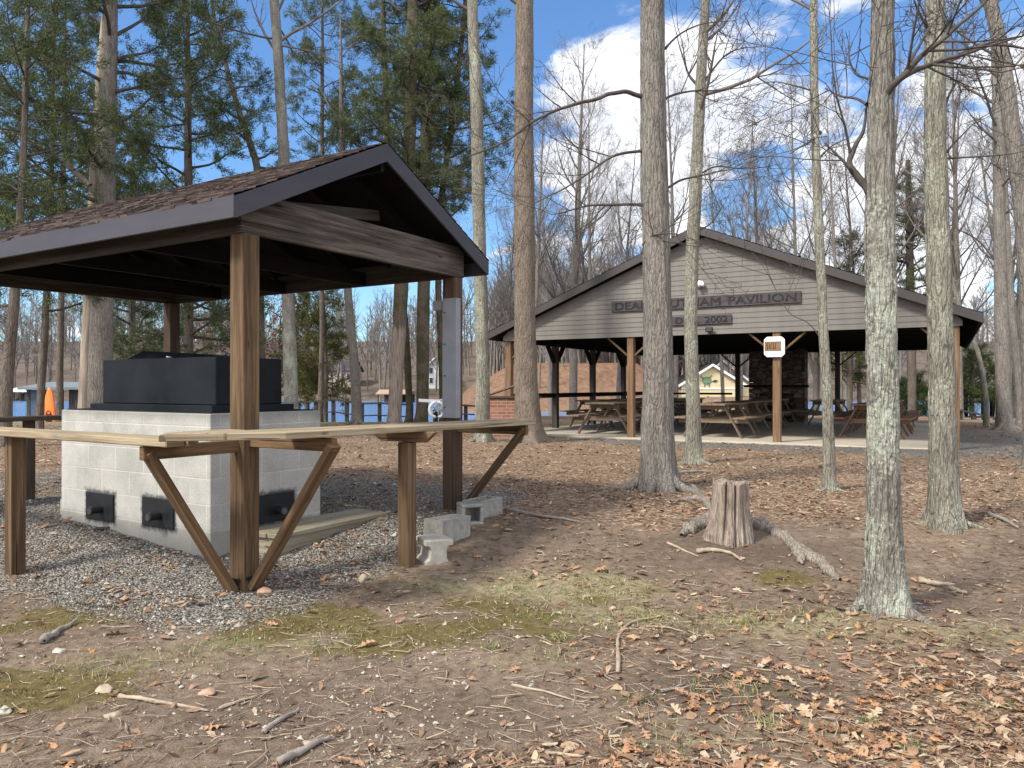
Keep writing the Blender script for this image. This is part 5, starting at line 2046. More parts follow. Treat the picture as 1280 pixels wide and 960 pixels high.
pa = conifer((124, 520), 17, [(124, 500, 27), (126, 440, 27), (130, 330, 25), (133, 200, 21), (136, 100, 19), (138, 0, 17)], 'trunk_grey',
             'tall pine with a thick twin trunk, half of it peeled pale, behind the left counter', 15.5, 3.9, 52, 3.0, seed=31, gap=.35)
b = pa.location
path, rad = pix_path(17, b, [(106, 500, 15), (108, 440, 15), (113, 330, 15), (118, 200, 14), (124, 100, 11), (130, 20, 8)], 9.5)
path[0] = np.array([(104 - 124) / FPX * 17, 0, 0])
V, F, UV, P, rr = trunk_arrays(path, rad, 16, 32, .3, ring=.25)
np_mesh('peeled_stem', V, [F], M['peeled'], pa, True, UV)
T = Tubes()
Q = [np.array(px(u, v, 16.6) - b) for (u, v) in ((112, 232), (88, 210), (62, 190), (32, 174), (-6, 163))]
T.add(Q, [.07, .06, .05, .04, .02], 7)
T.build('bare_branch', M['stick_grey'], pa)
conifer((7, 525), 15, [(8, 500, 14), (12, 440, 13), (18, 380, 12), (26, 280, 9), (32, 150, 7), (36, 0, 5)], 'trunk_pine',
        'pine at the left edge whose bare lower trunk leans right', 14, 2.6, 52, 2.5, seed=33)
conifer((50, 522), 19, [(51, 500, 9), (54, 450, 9), (58, 380, 8), (64, 250, 6), (66, 100, 4)], 'trunk_pine',
        'thin pine growing right in front of the small boathouse', 14.5, 3.0, 54, 2.6, seed=34)
conifer((236, 525), 21, [(236, 500, 12), (236, 400, 11), (236, 220, 10), (235, 100, 7), (234, 0, 4)], 'trunk_pine',
        'bushy pine rising behind the middle of the small shelter roof', 14, 1.9, 66, 3.0, seed=35)
conifer((330, 525), 23, [(328, 480, 9), (326, 350, 9), (322, 205, 9), (303, 150, 8), (288, 100, 6), (272, 40, 5)], 'trunk_pine',
        'crooked thin pine leaning left above the small shelter roof', 14.5, 7.5, 26, 1.9, seed=36)
conifer((400, 524), 27, [(401, 500, 7), (402, 420, 6), (402, 300, 6), (402, 180, 5), (402, 60, 4)], 'trunk_pine',
        'slim pine between the pale lichen trunk and the slender dark trunk', 16.5, 7.0, 40, 2.2, seed=37)
conifer((492, 528), 24, [(494, 505, 17), (497, 440, 17), (500, 370, 18), (505, 280, 17), (510, 180, 16), (513, 60, 14), (514, 0, 13)], 'trunk_cedar_peeled',
             'cedar with peeled whitish lower trunk seen over the counter', 18, 6.2, 56, 3.1, seed=38, name='cedar_tree', cat='cedar tree', gap=.25)
conifer((512, 528), 25.5, [(512, 505, 9), (509, 450, 9), (506, 400, 9), (490, 300, 9), (484, 180, 8), (480, 60, 7)], 'trunk_cedar',
        'narrow dark cedar trunk immediately right of the peeled cedar', 18, 6.4, 44, 2.8, seed=40, name='cedar_tree', cat='cedar tree', gap=.25)
conifer((527, 528), 25, [(528, 505, 15), (529, 430, 16), (530, 340, 16), (531, 240, 14), (533, 120, 13), (535, 0, 11)], 'trunk_cedar',
        'thick mossy green cedar trunk left of the grey cover panel', 18.5, 7.0, 50, 3.0, seed=41, name='cedar_tree', cat='cedar tree', gap=.25)
conifer((553, 527), 26, [(553, 500, 8), (551, 430, 8), (548, 360, 8), (553, 240, 8), (570, 120, 7), (580, 30, 6)], 'trunk_cedar',
        'thin cedar trunk half hidden behind the grey cover panel', 17.5, 6.4, 46, 2.8, seed=42, name='cedar_tree', cat='cedar tree', gap=.25)
conifer((407, 526), 28, [(407, 505, 6), (407, 470, 6), (406, 430, 5), (405, 395, 4)], 'trunk_pine',
        'low yellow-green evergreen beside the lakeside rail', 4.7, .9, 44, 1.2, 'needle_olive', 43, 'evergreen_shrub', 'evergreen', per=22, ln=.14, wd=.012)
conifer((384, 526), 29.5, [(384, 505, 6), (384, 470, 6), (384, 430, 5), (384, 395, 4)], 'trunk_pine',
        'olive evergreen half hidden behind the pale lichen trunk', 5.4, 1.0, 44, 1.3, 'needle_olive', 44, 'evergreen_shrub', 'evergreen', per=22, ln=.14, wd=.012)
conifer((1140, 520), 33, [(1140, 470, 10), (1140, 400, 10), (1138, 320, 9), (1137, 250, 8), (1136, 200, 5)], 'trunk_pine',
        'dark round-topped pine above the right half of the pavilion roof', 10.6, 4.4, 46, 1.9, 'needle', 45, group='evergreens beyond the pavilion')
conifer((1062, 515), 34, [(1062, 470, 7), (1062, 430, 7), (1062, 380, 6)], 'trunk_pine',
        'green bushy pine seen under the pavilion roof, left of the lichen trunk', 8.0, 1.3, 44, 1.9, 'needle_olive', 46, group='evergreens beyond the pavilion')
conifer((1140, 512), 36, [(1140, 490, 6), (1140, 470, 6), (1140, 455, 4)], 'trunk_pine',
        'low bright green shrub seen under the pavilion between two lichen trunks', 2.6, .3, 36, 1.5, 'needle_bright', 47, 'evergreen_shrub', 'evergreen',
        group='evergreens beyond the pavilion')
conifer((1215, 520), 35, [(1215, 490, 6), (1215, 460, 6), (1215, 440, 4)], 'trunk_pine',
        'bright green shrub by the water right of the pavilion corner post', 3.6, 1.0, 38, 1.6, 'needle_bright', 48, 'evergreen_shrub', 'evergreen',
        group='evergreens beyond the pavilion')
conifer((165, 526), 30, [(165, 500, 8), (165, 420, 8), (165, 330, 7), (165, 250, 6)], 'trunk_pine',
        'dark low-branched pine filling the gap right of the twin-trunk pine', 12, 1.6, 60, 3.0, 'needle', 49)
conifer((75, 300), 27, [(75, 480, 8), (76, 380, 7), (78, 250, 6), (80, 100, 4)], 'trunk_pine',
        'background pine between the left-edge pine and the twin-trunk pine', 17, 5.5, 48, 2.7, 'needle', 50)


# ---- bare trees further off
def bare_variant(seed, H=16, r0=.16, fork=False):
    rs = np.random.RandomState(seed)
    r = empty('bare_tree')
    lean = rs.normal(0, .35, 2)
    path = [np.array([0, 0, 0]), np.array([lean[0] * .2, lean[1] * .2, H * .3]), np.array([lean[0] * .7, lean[1] * .6, H * .65]), np.array([lean[0] * 1.3, lean[1], H])]
    rad = [r0, r0 * .85, r0 * .5, r0 * .08]
    V, F, UV, P, rr = trunk_arrays(path, rad, 10, seed, .4, ring=.5)
    np_mesh('trunk', V, [F], M['trunk_far'], r, True, UV)
    T = Tubes()
    spec = [(6, .52, 5, 7), (7, .54, 3, 5), (5, .55, 3, 4), (0, 0, 3, 3)]
    nl = 20
    for k in range(nl):
        z = H * (.28 + .68 * (k + rs.uniform(0, 1)) / nl)
        i = int(np.clip(np.searchsorted(P[:, 2], z), 1, len(P) - 1))
        a = rs.uniform(0, 6.283)
        el = rs.uniform(.45, 1.1)
        d = np.array([math.cos(a) * math.cos(el), math.sin(a) * math.cos(el), math.sin(el)])
        f = 1 - .65 * (k / nl)
        grow(T, rs, P[i].copy(), d, H * .27 * f * rs.uniform(.7, 1.2), rr[i] * .5, 0, spec, .14)
    if fork:
        d = unit(np.array([.35, .1, 1]))
        grow(T, rs, P[len(P) // 3].copy(), d, H * .55, r0 * .7, 0, [(12, .4, 7, 9)] + spec[:3], .1)
    T.build('crown', M['twig_far'], r)
    return r


variants = [bare_variant(61, 16, .15), bare_variant(62, 17, .17, True), bare_variant(63, 14, .11), bare_variant(64, 18, .20, True), bare_variant(65, 13, .09)]
used = set()
rng = random.Random(99)


def put_bare(k, x, y, sc, label, group, rz=None):
    o = variants[k] if k not in used else dup(variants[k])
    used.add(k)
    o.location = (x, y, float(G(x, y)) - .05)
    o.rotation_euler = (rng.uniform(-.04, .04), rng.uniform(-.04, .04), rng.uniform(0, 6.28) if rz is None else rz)
    o.scale = (sc, sc, sc * rng.uniform(.95, 1.08))
    tag(o, label, 'tree', group)


GB = 'bare trees behind the pavilion'
named = [(716, 36, 3, 1.02, 'double-stemmed bare tree rising above the left slope of the pavilion roof'),
         (770, 38, 2, 1.0, 'thin crooked bare tree above the roof between the two thick grey trunks'),
         (955, 37, 1, .90, 'forked bare tree above the roof peak, just right of the ridge'),
         (985, 42, 2, 1.0, 'slim bare tree close to the right of the forked tree over the roof peak'),
         (1200, 30, 0, .92, 'bare tree right of the pavilion corner with branches against white cloud'),
         (570, 33, 4, 1.0, 'slender bare tree left of the pale grey trunk beside the small shelter')]
for (u, D, k, sc, lb) in named:
    p = px(u, 500, D)
    put_bare(k, p.x, p.y, sc, lb, GB)
for (u, D, k, sc) in ((630, 37, 4, .95), (690, 44, 0, .9), (740, 33.5, 4, 1.05), (905, 34.5, 4, 1.0), (1075, 35, 2, .95), (1052, 33, 4, 1.05),
                      (1245, 33, 2, 1.0), (1290, 31, 3, .9), (1330, 29, 0, 1.0), (665, 34, 2, 1.1), (845, 35, 2, 1.15), (925, 33, 2, .95), (1000, 34, 4, 1.2),
                      (1100, 33, 0, .95), (1165, 32, 4, 1.15), (1185, 34, 2, 1.1), (1265, 35, 4, 1.2), (1020, 36, 1, .9)):
    p = px(u, 500, D)
    put_bare(k, p.x, p.y, sc, 'slim bare grey tree standing beyond the pavilion', GB)
for i in range(22):
    u = 640 + i * 15.5 + rng.uniform(-6, 6)
    D = rng.uniform(64, 94)
    if 835 < u < 950:
        D = rng.uniform(88, 96)
    p = px(u, 500, D)
    put_bare(rng.choice((0, 1, 3, 2)), p.x, p.y, rng.uniform(.85, 1.15), 'distant bare tree on the leafy bank across the water', 'bare trees on the far bank')
for i in range(12):
    u = (20, 180, 300, 395, 420, 470, 1010, 1060, 1120, 1180, 1225, 1285)[i] + rng.uniform(-8, 8)
    p = px(u, 500, rng.uniform(103, 110))
    put_bare(rng.choice((0, 1, 3)), p.x, p.y, rng.uniform(.75, .95), 'bare tree at the edge of the wooded far shore', 'bare trees on the far shore')


# brown-leaved oak and beech low behind the barbecue box
def leafy(u, D, H, label, seed):
    rs = np.random.RandomState(seed)
    p = px(u, 500, D)
    r = empty('oak_tree', (p.x, p.y, float(G(p.x, p.y))), 0, label, 'oak tree', 'brown-leaved oaks beyond the shelter')
    path = [np.zeros(3), np.array([.1, 0, H * .5]), np.array([.2, .1, H])]
    V, F, UV, P, rr = trunk_arrays(path, [.12, .09, .02], 10, seed, .3, ring=.4)
    np_mesh('trunk', V, [F], M['trunk_far'], r, True, UV)
    T = Tubes()
    C, Dr = [], []
    for k in range(34):
        z = H * (.3 + .65 * (k + rs.uniform(0, 1)) / 34)
        i = int(np.clip(np.searchsorted(P[:, 2], z), 1, len(P) - 1))
        a = rs.uniform(0, 6.283)
        d = np.array([math.cos(a), math.sin(a), rs.uniform(.0, .5)])
        L = H * .36 * (1 - .5 * k / 34) * rs.uniform(.6, 1.1)
        q = P[i] + unit(d) * L
        T.add([P[i], (P[i] + q) / 2 + rs.normal(0, .1, 3), q], [.03, .02, .006], 4)
        for c_ in range(int(L * 9)):
            C.append(P[i] + (q - P[i]) * rs.uniform(.3, 1.05) + rs.normal(0, .28, 3))
            Dr.append(unit(rs.normal(0, 1, 3)))
    T.build('branches', M['limb'], r)
    V, F = needles(np.array(C), np.array(Dr), rs, 6, .12, .045)
    np_mesh('foliage', V, [F], M['brown_leaf'], r)


leafy(285, 36, 6.6, 'brown-leaved oak seen between the barbecue box and the front post', 71)
leafy(345, 38, 7.2, 'brown-leaved oak seen right of the front post, over the barbecue box', 72)
leafy(165, 40, 6.2, 'brown-leaved oak far behind the left end of the barbecue box', 73)


# wooded far shore: one mass
def far_woods():
    rs = np.random.RandomState(5)
    T = Tubes()
    for k in range(1150):
        if k < 930:
            x, y = rs.uniform(-135, 135), 103 + 75 * rs.uniform(0, 1) ** 1.2
        else:
            y = rs.uniform(80, 99)
            x = y * rs.uniform(-.04, .33)
        z = float(G0(x, y))
        H = rs.uniform(8, 14)
        b_ = np.array([x, y, z])
        t_ = b_ + np.array([rs.normal(0, .6), rs.normal(0, .4), H])
        T.add([b_, (b_ + t_) / 2, t_], [.13, .10, .02], 4)
        for m_ in range(13):
            f = rs.uniform(.25, .95)
            s_ = b_ + (t_ - b_) * f
            a = rs.uniform(0, 6.283)
            d = np.array([math.cos(a) * .6, math.sin(a) * .6, rs.uniform(.6, 1.2)])
            L = H * .32 * (1.2 - f) * rs.uniform(.6, 1.3)
            e = s_ + d * L
            T.add([s_, (s_ + e) / 2 + rs.normal(0, .12, 3), e], [.06, .045, .02], 3)
            for q in range(3):
                g_ = s_ + (e - s_) * rs.uniform(.3, .95)
                d2 = d + rs.normal(0, .6, 3)
                T.add([g_, g_ + d2 * L * .2, g_ + d2 * L * .4], [.035, .03, .015], 3)
    o = T.build('far_woods', M['twig_far'])
    tag(o, 'grey-brown leafless woods along the far shore', 'woods', None, 'stuff')


far_woods()


# ------------------------------------------------------------------ buildings over the water, boathouse, dock, rails
def house(name, u0, u1, v_eave, v_base, D, wall, roof, label, cat='house', rz=0.0, gable_front=True, v_ridge=None, depth=7, windows=(), trim='white', door=None):
    x0, x1 = (u0 - 640) / FPX * D, (u1 - 640) / FPX * D
    w = (x1 - x0) / 2
    ze, zb3, zr = [EYE + (HOR - q) / FPX * D for q in (v_eave, v_base, v_ridge)]
    r = empty(name, ((x0 + x1) / 2, D, zb3), rz, label, cat)
    m_ = MB(200)
    he, hr = ze - zb3, zr - zb3
    if gable_front:
        m_.prism([(-w, 0, -2), (w, 0, -2), (w, 0, he), (0, 0, hr), (-w, 0, he)], (0, depth, 0), (1, 0, 0))
    else:
        m_.prism([(-w, 0, -2), (-w, depth, -2), (-w, depth, he), (-w, depth / 2, hr), (-w, 0, he)], (2 * w, 0, 0), (1, 0, 0))
    m_.build('wall', M[wall], r)
    o_ = .35
    for s_ in (-1, 1):
        m_ = MB(201)
        if gable_front:
            k = (hr - he) / w
            m_.prism([(s_ * (w + o_), -o_, he - k * o_ + .02), (0, -o_, hr + .02), (0, -o_, hr + .16), (s_ * (w + o_), -o_, he - k * o_ + .16)], (0, depth + 2 * o_, 0), (0, 1, 0))
        else:
            k = (hr - he) / (depth / 2)
            ys, ye = (-o_, depth / 2) if s_ < 0 else (depth + o_, depth / 2)
            m_.prism([(-w - o_, ys, he - k * o_ + .02), (-w - o_, ye, hr + .02), (-w - o_, ye, hr + .16), (-w - o_, ys, he - k * o_ + .16)], (2 * w + 2 * o_, 0, 0), (1, 0, 0))
        m_.build('roof', M[roof], r)
        if gable_front:
            m_ = MB(202)
            m_.prism([(s_ * (w + o_ + .04), -o_ - .06, he - k * o_ - .14), (0, -o_ - .06, hr - .06), (0, -o_ - .06, hr + .2), (s_ * (w + o_ + .04), -o_ - .06, he - k * o_ + .14)],
                     (0, .05, 0), (1, 0, 0))
            m_.build('gable_trim', M[trim], r)
    for (a, z, ww, hh) in windows:
        m_ = MB(203)
        m_.box(a - ww / 2 - .08, a + ww / 2 + .08, -.05, -.01, z - hh / 2 - .08, z + hh / 2 + .08)
        f_ = m_.build('window', M[trim], r)
        m_ = MB(204)
        m_.box(a - ww / 2, a + ww / 2, -.08, -.052, z - hh / 2, z + hh / 2)
        m_.build('pane', M['glass'], f_)
    return r, w, he, hr


yh, w, he, hr = house('yellow_house', 852, 928, 480, 503, 80, 'yellow', 'shingle_dark', 'pale yellow house with white trim and a green turtle on its gable',
                      v_ridge=457, depth=6, windows=((-2.35, 1.25, .9, 1.0),))
m_ = MB(210)
m_.box(-w - .02, w + .02, -.06, -.012, he - .55, he - .38)
m_.box(w - .32, w - .05, -.06, -.012, 0, he - .56)
m_.build('trim_board', M['white'], yh)
m_ = MB(211)
zc = he + .35
pr = [(math.cos(t) * .52, math.sin(t) * .42) for t in np.linspace(0, 6.28, 18)[:-1]]
m_.prism([(-.55 + a, -.05, zc + b_) for a, b_ in pr], (0, .03, 0), (1, 0, 0))
for (a, b_, c_, d_, th_) in ((-.35, .25, .0, .55, .14), (-.9, .2, -1.2, .5, .14), (-.35, -.25, -.25, -.75, .12), (-.75, -.3, -.8, -.75, .12)):
    m_.bar((a, -.035, zc + b_), (c_, -.035, zc + d_), th_, .03, (0, 1, 0))
tu = m_.build('turtle_ornament', M['green_paint'], yh)
m_ = MB(212)
m_.prism([(-.02, -.055, zc - .1), (.3, -.055, zc + .1), (.62, -.055, zc - .02), (.35, -.055, zc - .2)], (0, .03, 0), (1, 0, 0))
m_.build('turtle_head', M['brown_paint'], tu)
m_ = MB(213)
for (a, z) in ((-.45, .55), (.05, .45)):
    m_.prism([(a - .22, -.055, z - .1), (a + .2, -.055, z - .08), (a + .05, -.055, z + .14)], (0, .03, 0), (1, 0, 0))
m_.build('small_ornaments', M['brown_paint'], yh)
house('yellow_house', 866, 940, 480, 503, 86, 'yellow', 'shingle_dark', 'second yellow house with white trim, half hidden behind the one with the turtle', v_ridge=452, depth=7)
house('lake_house', 408, 441, 463, 481, 118, 'beige', 'shingle_dark', 'beige house on the far shore left of the slender dark trunk', gable_front=False, v_ridge=452, depth=7,
      windows=((-1.2, 1.3, .5, .9), (.4, 1.3, .5, .9), (1.4, 1.3, .5, .9)))
house('lake_house', 533, 558, 458, 483, 116, 'house_white', 'shingle_dark', 'white two-storey house on the far shore by the grey cover panel', v_ridge=446, depth=7,
      windows=((-.8, 2.4, .5, .8), (.7, 2.4, .5, .8), (-.8, .9, .5, .8), (.7, .9, .5, .8)))
house('lake_house', 738, 762, 470, 493, 98, 'house_white', 'shingle_dark', 'white house on the far bank seen under the pavilion left of its second post', v_ridge=452, depth=6,
      windows=((-.6, 1.3, .5, .8), (.6, 1.3, .5, .8)))
house('lake_house', 748, 768, 488, 497, 70, 'house_white', 'blue_roof', 'low white shed with pale roof on the far bank', cat='shed', gable_front=False, v_ridge=483, depth=3)


def boathouse(u0, u1, v_roof, v_eave, D, roof, label, ground_z, depth=4):
    x0, x1 = (u0 - 640) / FPX * D, (u1 - 640) / FPX * D
    w = (x1 - x0) / 2
    ze, zr = EYE + (HOR - v_eave) / FPX * D, EYE + (HOR - v_roof) / FPX * D
    r = empty('boathouse', ((x0 + x1) / 2, D, ground_z), 0, label, 'boathouse')
    ze -= ground_z
    zr -= ground_z
    m_ = MB(220)
    m_.prism([(-w - .2, -.3, ze), (-w - .2, depth + .3, ze), (-w - .2, depth + .3, ze + .1), (-w - .2, depth / 2, zr), (-w - .2, -.3, ze + .1)], (2 * w + .4, 0, 0), (1, 0, 0))
    m_.build('roof', M[roof], r)
    for i in range(4):
        m_ = MB(221)
        x = -w + .08 + (2 * w - .16) * i / 3
        m_.box(x - .07, x + .07, 0, .14, -1.5, ze - .002)
        m_.build('post', M['shed_wood'], r)
    m_ = MB(222)
    m_.box(-w, w, depth - .1, depth, -1.5, ze - .002)
    m_.build('back_wall', M['shed_wood'], r)
    m_ = MB(222)
    m_.box(w - .5, w - .02, .15, .2, -1.5, ze - .002)
    m_.build('front_wall', M['shed_wood'], r)
    return r, w, ze


bh, w, ze = boathouse(33, 98, 477, 487, 33, 'blue_roof', 'small dark boathouse with blue-grey roof at the left by the lake', -.45)
m_ = MB(223)
m_.box(-w + .16, -w + .5, .02, .1, -1, ze - .01)
m_.build('panel', M['blue_panel'], bh)
boathouse(472, 512, 487, 493, 96, 'tan_roof', 'far boathouse with tan roof across the lake behind the cedars', -.6, 5)
boathouse(8, 34, 484, 490, 104, 'house_white', 'white-roofed boathouse across the lake at far left', -.6, 5)

# orange kayak standing on end
kx, kD = (61.5 - 640) / FPX * 31, 31
n, k = 22, 14
V = []
for i in range(n):
    t = i / (n - 1)
    wd = .02 + .23 * math.sin(math.pi * min(1, .04 + t * .96)) ** .55 * (1 if t < .5 else 1)
    for j in range(k):
        a = 2 * math.pi * j / k
        V.append((wd * math.cos(a), .15 * math.sin(a) * (.4 + .6 * math.sin(math.pi * t)) * (1.0 if math.sin(a) > 0 else .55), t * 2.45))
i = np.arange(n - 1)[:, None] * k
j = np.arange(k)[None, :]
F = np.stack([i + j, i + (j + 1) % k, i + k + (j + 1) % k, i + k + j], -1).reshape(-1, 4)
ky = empty('kayak', (kx + .05, kD, -1.06), 0, 'orange kayak standing on end against the small boathouse', 'kayak')
ky.rotation_euler = (R(-8), R(-6), 0)
np_mesh('hull', V, [F, np.arange(k)[None, ::-1], (np.arange(k) + (n - 1) * k)[None, :]], M['orange'], ky, True)
m_ = MB(230)
m_.tube([(math.cos(t) * .12, -.085 - .02 * math.sin(t), 1.15 + math.sin(t) * .34) for t in np.linspace(0, 6.28, 20)], .015, 6)
m_.build('cockpit_rim', M['dark_metal'], ky)
m_ = MB(231)
m_.bar((.0, -.10, .95), (.0, -.10, 1.35), .17, .012, (0, 1, 0))
m_.build('seat', M['dark_metal'], ky)

# dock roof at the right
dk = empty('boat_dock', px(1243, 530, 36), 0, 'dark flat-roofed boat dock on posts at the right edge of the lake', 'boat dock')
dk.location.z = -.6
zt = EYE + (HOR - 488) / FPX * 36 + .6
m_ = MB(240)
m_.box(-1.9, 3.2, -.6, 4, zt - .15, zt + .02)
m_.build('roof', M['fence_wood'], dk)
for x in (-1.75, -.75, -.35, .9, 1.9, 3.0):
    for y in (-.4, 3.8):
        m_ = MB(241)
        m_.box(x - .08, x + .08, y - .08, y + .08, -1.2, zt - .152)
        m_.build('post', M['shade_dark_wood'], dk)
m_ = MB(242)
m_.box(-1.9, 3.2, -.5, 3.9, .35, .45)
m_.build('deck', M['fence_wood'], dk)
m_ = MB(243)
m_.box(1.5, 3.1, .5, 2.5, .46, 1.35)
m_.build('boat_cover', M['dark_metal'], dk, .15)


def rail_fence(name, pts, D0, label, heights, mat='fence_wood', cat='fence', posts=True, group=None):
    """pts: pixel positions along the top rail"""
    b0 = px(pts[0][0], pts[0][1], D0)
    r = empty(name, (b0.x, b0.y, float(G(b0.x, b0.y))), 0, label, cat, group)
    o3 = Vector(r.location)
    P = [px(u, v, D0 + .0 * i) - o3 for i, (u, v) in enumerate(pts)]
    for h in heights:
        m_ = MB(250)
        for a, b_ in zip(P[:-1], P[1:]):
            m_.bar(a + Vector((0, 0, h)), b_ + Vector((0, 0, h)), .04, .06 if h == 0 else .045)
        m_.build('rail', M[mat], r)
    for i, p in enumerate(P):
        if posts:
            m_ = MB(251)
            w_ = Vector(r.location) + p
            g_ = float(G(w_.x, w_.y)) - r.location.z
            m_.box(p.x - .06, p.x + .06, p.y + .03, p.y + .15, g_ - .2, p.z + .04)
            m_.build('post', M[mat], r)
    return r


rail_fence('lakeside_rail', [(372, 503), (394, 502), (416, 499.5), (433, 502), (452, 504.5), (474, 504), (492, 505), (514, 506)], 26.5,
           'dark two-rail wooden fence along the lake beyond the counter', (0, -.42))
rail_fence('lakeside_rail', [(562, 506), (582, 507), (604, 508), (622, 509)], 25, 'short dark fence between the grey cover panel and the pale grey trunk', (0, -.28))
rail_fence('dock_rail', [(1186, 511), (1202, 513), (1219, 516.5), (1232, 520), (1246, 523)], 27, 'dark sloping handrail by the water right of the pavilion', (0, -.32))

# trailer jack wheel seen past the cover panel
tw = empty('trailer_wheel', px(546, 512, 22), R(25), 'white trailer jack wheel beside the grey cover panel', 'trailer wheel')
m_ = MB(260)
ring = [(math.cos(t) * .22, 0, math.sin(t) * .22) for t in np.linspace(0, 2 * math.pi, 25)]
m_.tube(ring, .045, 10, cap=False)
m_.build('tyre', M['white'], tw, smooth=True)
m_ = MB(261)
for a in range(5):
    t = a * 1.2566
    m_.bar((0, 0, 0), (math.cos(t) * .2, 0, math.sin(t) * .2), .03, .05, (0, 1, 0))
m_.tube([(0, -.05, 0), (0, .05, 0)], .06, 12)
m_.build('rim', M['bright_metal'], tw)
m_ = MB(262)
m_.box(.12, .40, .06, .10, -.10, .30)
m_.bar((-.5, .1, .27), (.5, .1, .22), .08, .09)
m_.box(.22, .30, .03, .058, -.5, .3)
m_.build('bracket', M['white'], tw)
m_ = MB(263)
m_.box(-.06, .06, .06, .16, -1.2, -.0)
m_.build('stand_post', M['fence_wood'], tw)
# ------------------------------------------------------------------ ground litter
def sample(n, d0, d1, seed, ang=.82, power=0.0):
    """points spread over the clearing, denser near the viewer"""
    rs = np.random.RandomState(seed)
    u = rs.uniform(0, 1, n)
    D = np.exp(np.log(d0) + (np.log(d1) - np.log(d0)) * u ** (1 + power))
    a = rs.uniform(-ang, ang, n)
    return D * np.tan(a), D, rs


def blocked(x, y):
    """inside the slab, the pit base or the platform"""
    px_, py_ = loc_pv(x, y)
    v, u = loc_sh(x, y)
    return ((px_ > -.3) & (px_ < PW + .3) & (py_ > -.38)) | ((v > .29) & (v < 1.47) & (u > .73) & (u < 2.86)) | ((v > .58) & (v < 1.9) & (u > .3) & (u < .76))


def bits():
    x, y, rs = sample(170000, 2.3, 24, 21)
    gr, mo, mu, st, bk, dp = zones(x, y)
    p = np.clip(mu * 1.25 - .05, .07, 1) * (1 - .6 * ss((gr - .4) / .3))
    p = np.maximum(p, .30 * ss((gr - .3) / .2) * (fbm(x * 2.2, y * 2.2, 91, 3) > .48))
    p = p * (1 - .3 * ss((5.2 - y) / 1.0)) * (1 - .75 * dp) * (.40 + 1.2 * ss((fbm(x * 1.4, y * 1.4, 61, 4) - .36) / .26))
    keep = (rs.uniform(0, 1, len(x)) < p) & ~blocked(x, y)
    x, y = x[keep], y[keep]
    n = len(x)
    z = G(x, y)
    L = np.minimum(np.exp(rs.normal(math.log(.0165), .42, n)), .034) * (1 + .03 * y)
    w = L * np.where(rs.uniform(0, 1, n) < .58, rs.uniform(.06, .16, n), rs.uniform(.25, .55, n))
    ya = rs.uniform(0, 6.283, n)
    d = np.stack([np.cos(ya), np.sin(ya), rs.normal(0, .20, n)], -1)
    s = np.stack([-np.sin(ya), np.cos(ya), rs.normal(0, .30, n)], -1)
    c = np.stack([x, y, z + .006 + rs.uniform(0, .010, n)], -1)
    bend = np.stack([np.zeros(n), np.zeros(n), rs.uniform(-.1, .35, n) * L], -1)
    a0 = c - d * L[:, None] - s * w[:, None] * .5
    a1 = c - d * L[:, None] * .9 + s * w[:, None] * .5
    m0 = c - s * w[:, None] + bend
    m1 = c + s * w[:, None] + bend
    e0 = c + d * L[:, None] - s * w[:, None] * .35
    e1 = c + d * L[:, None] * .95 + s * w[:, None] * .35
    V = np.stack([a0, a1, m0, m1, e0, e1], 1).reshape(-1, 3)
    k = np.arange(n)[:, None] * 6
    F = np.concatenate([k + np.array([[0, 2, 3, 1]]), k + np.array([[2, 4, 5, 3]])])
    o = np_mesh('leaf_litter', V, [F], M['litter'])
    tag(o, 'brown mulch and leaf bits over the clearing', 'leaf litter', None, 'stuff')


bits()


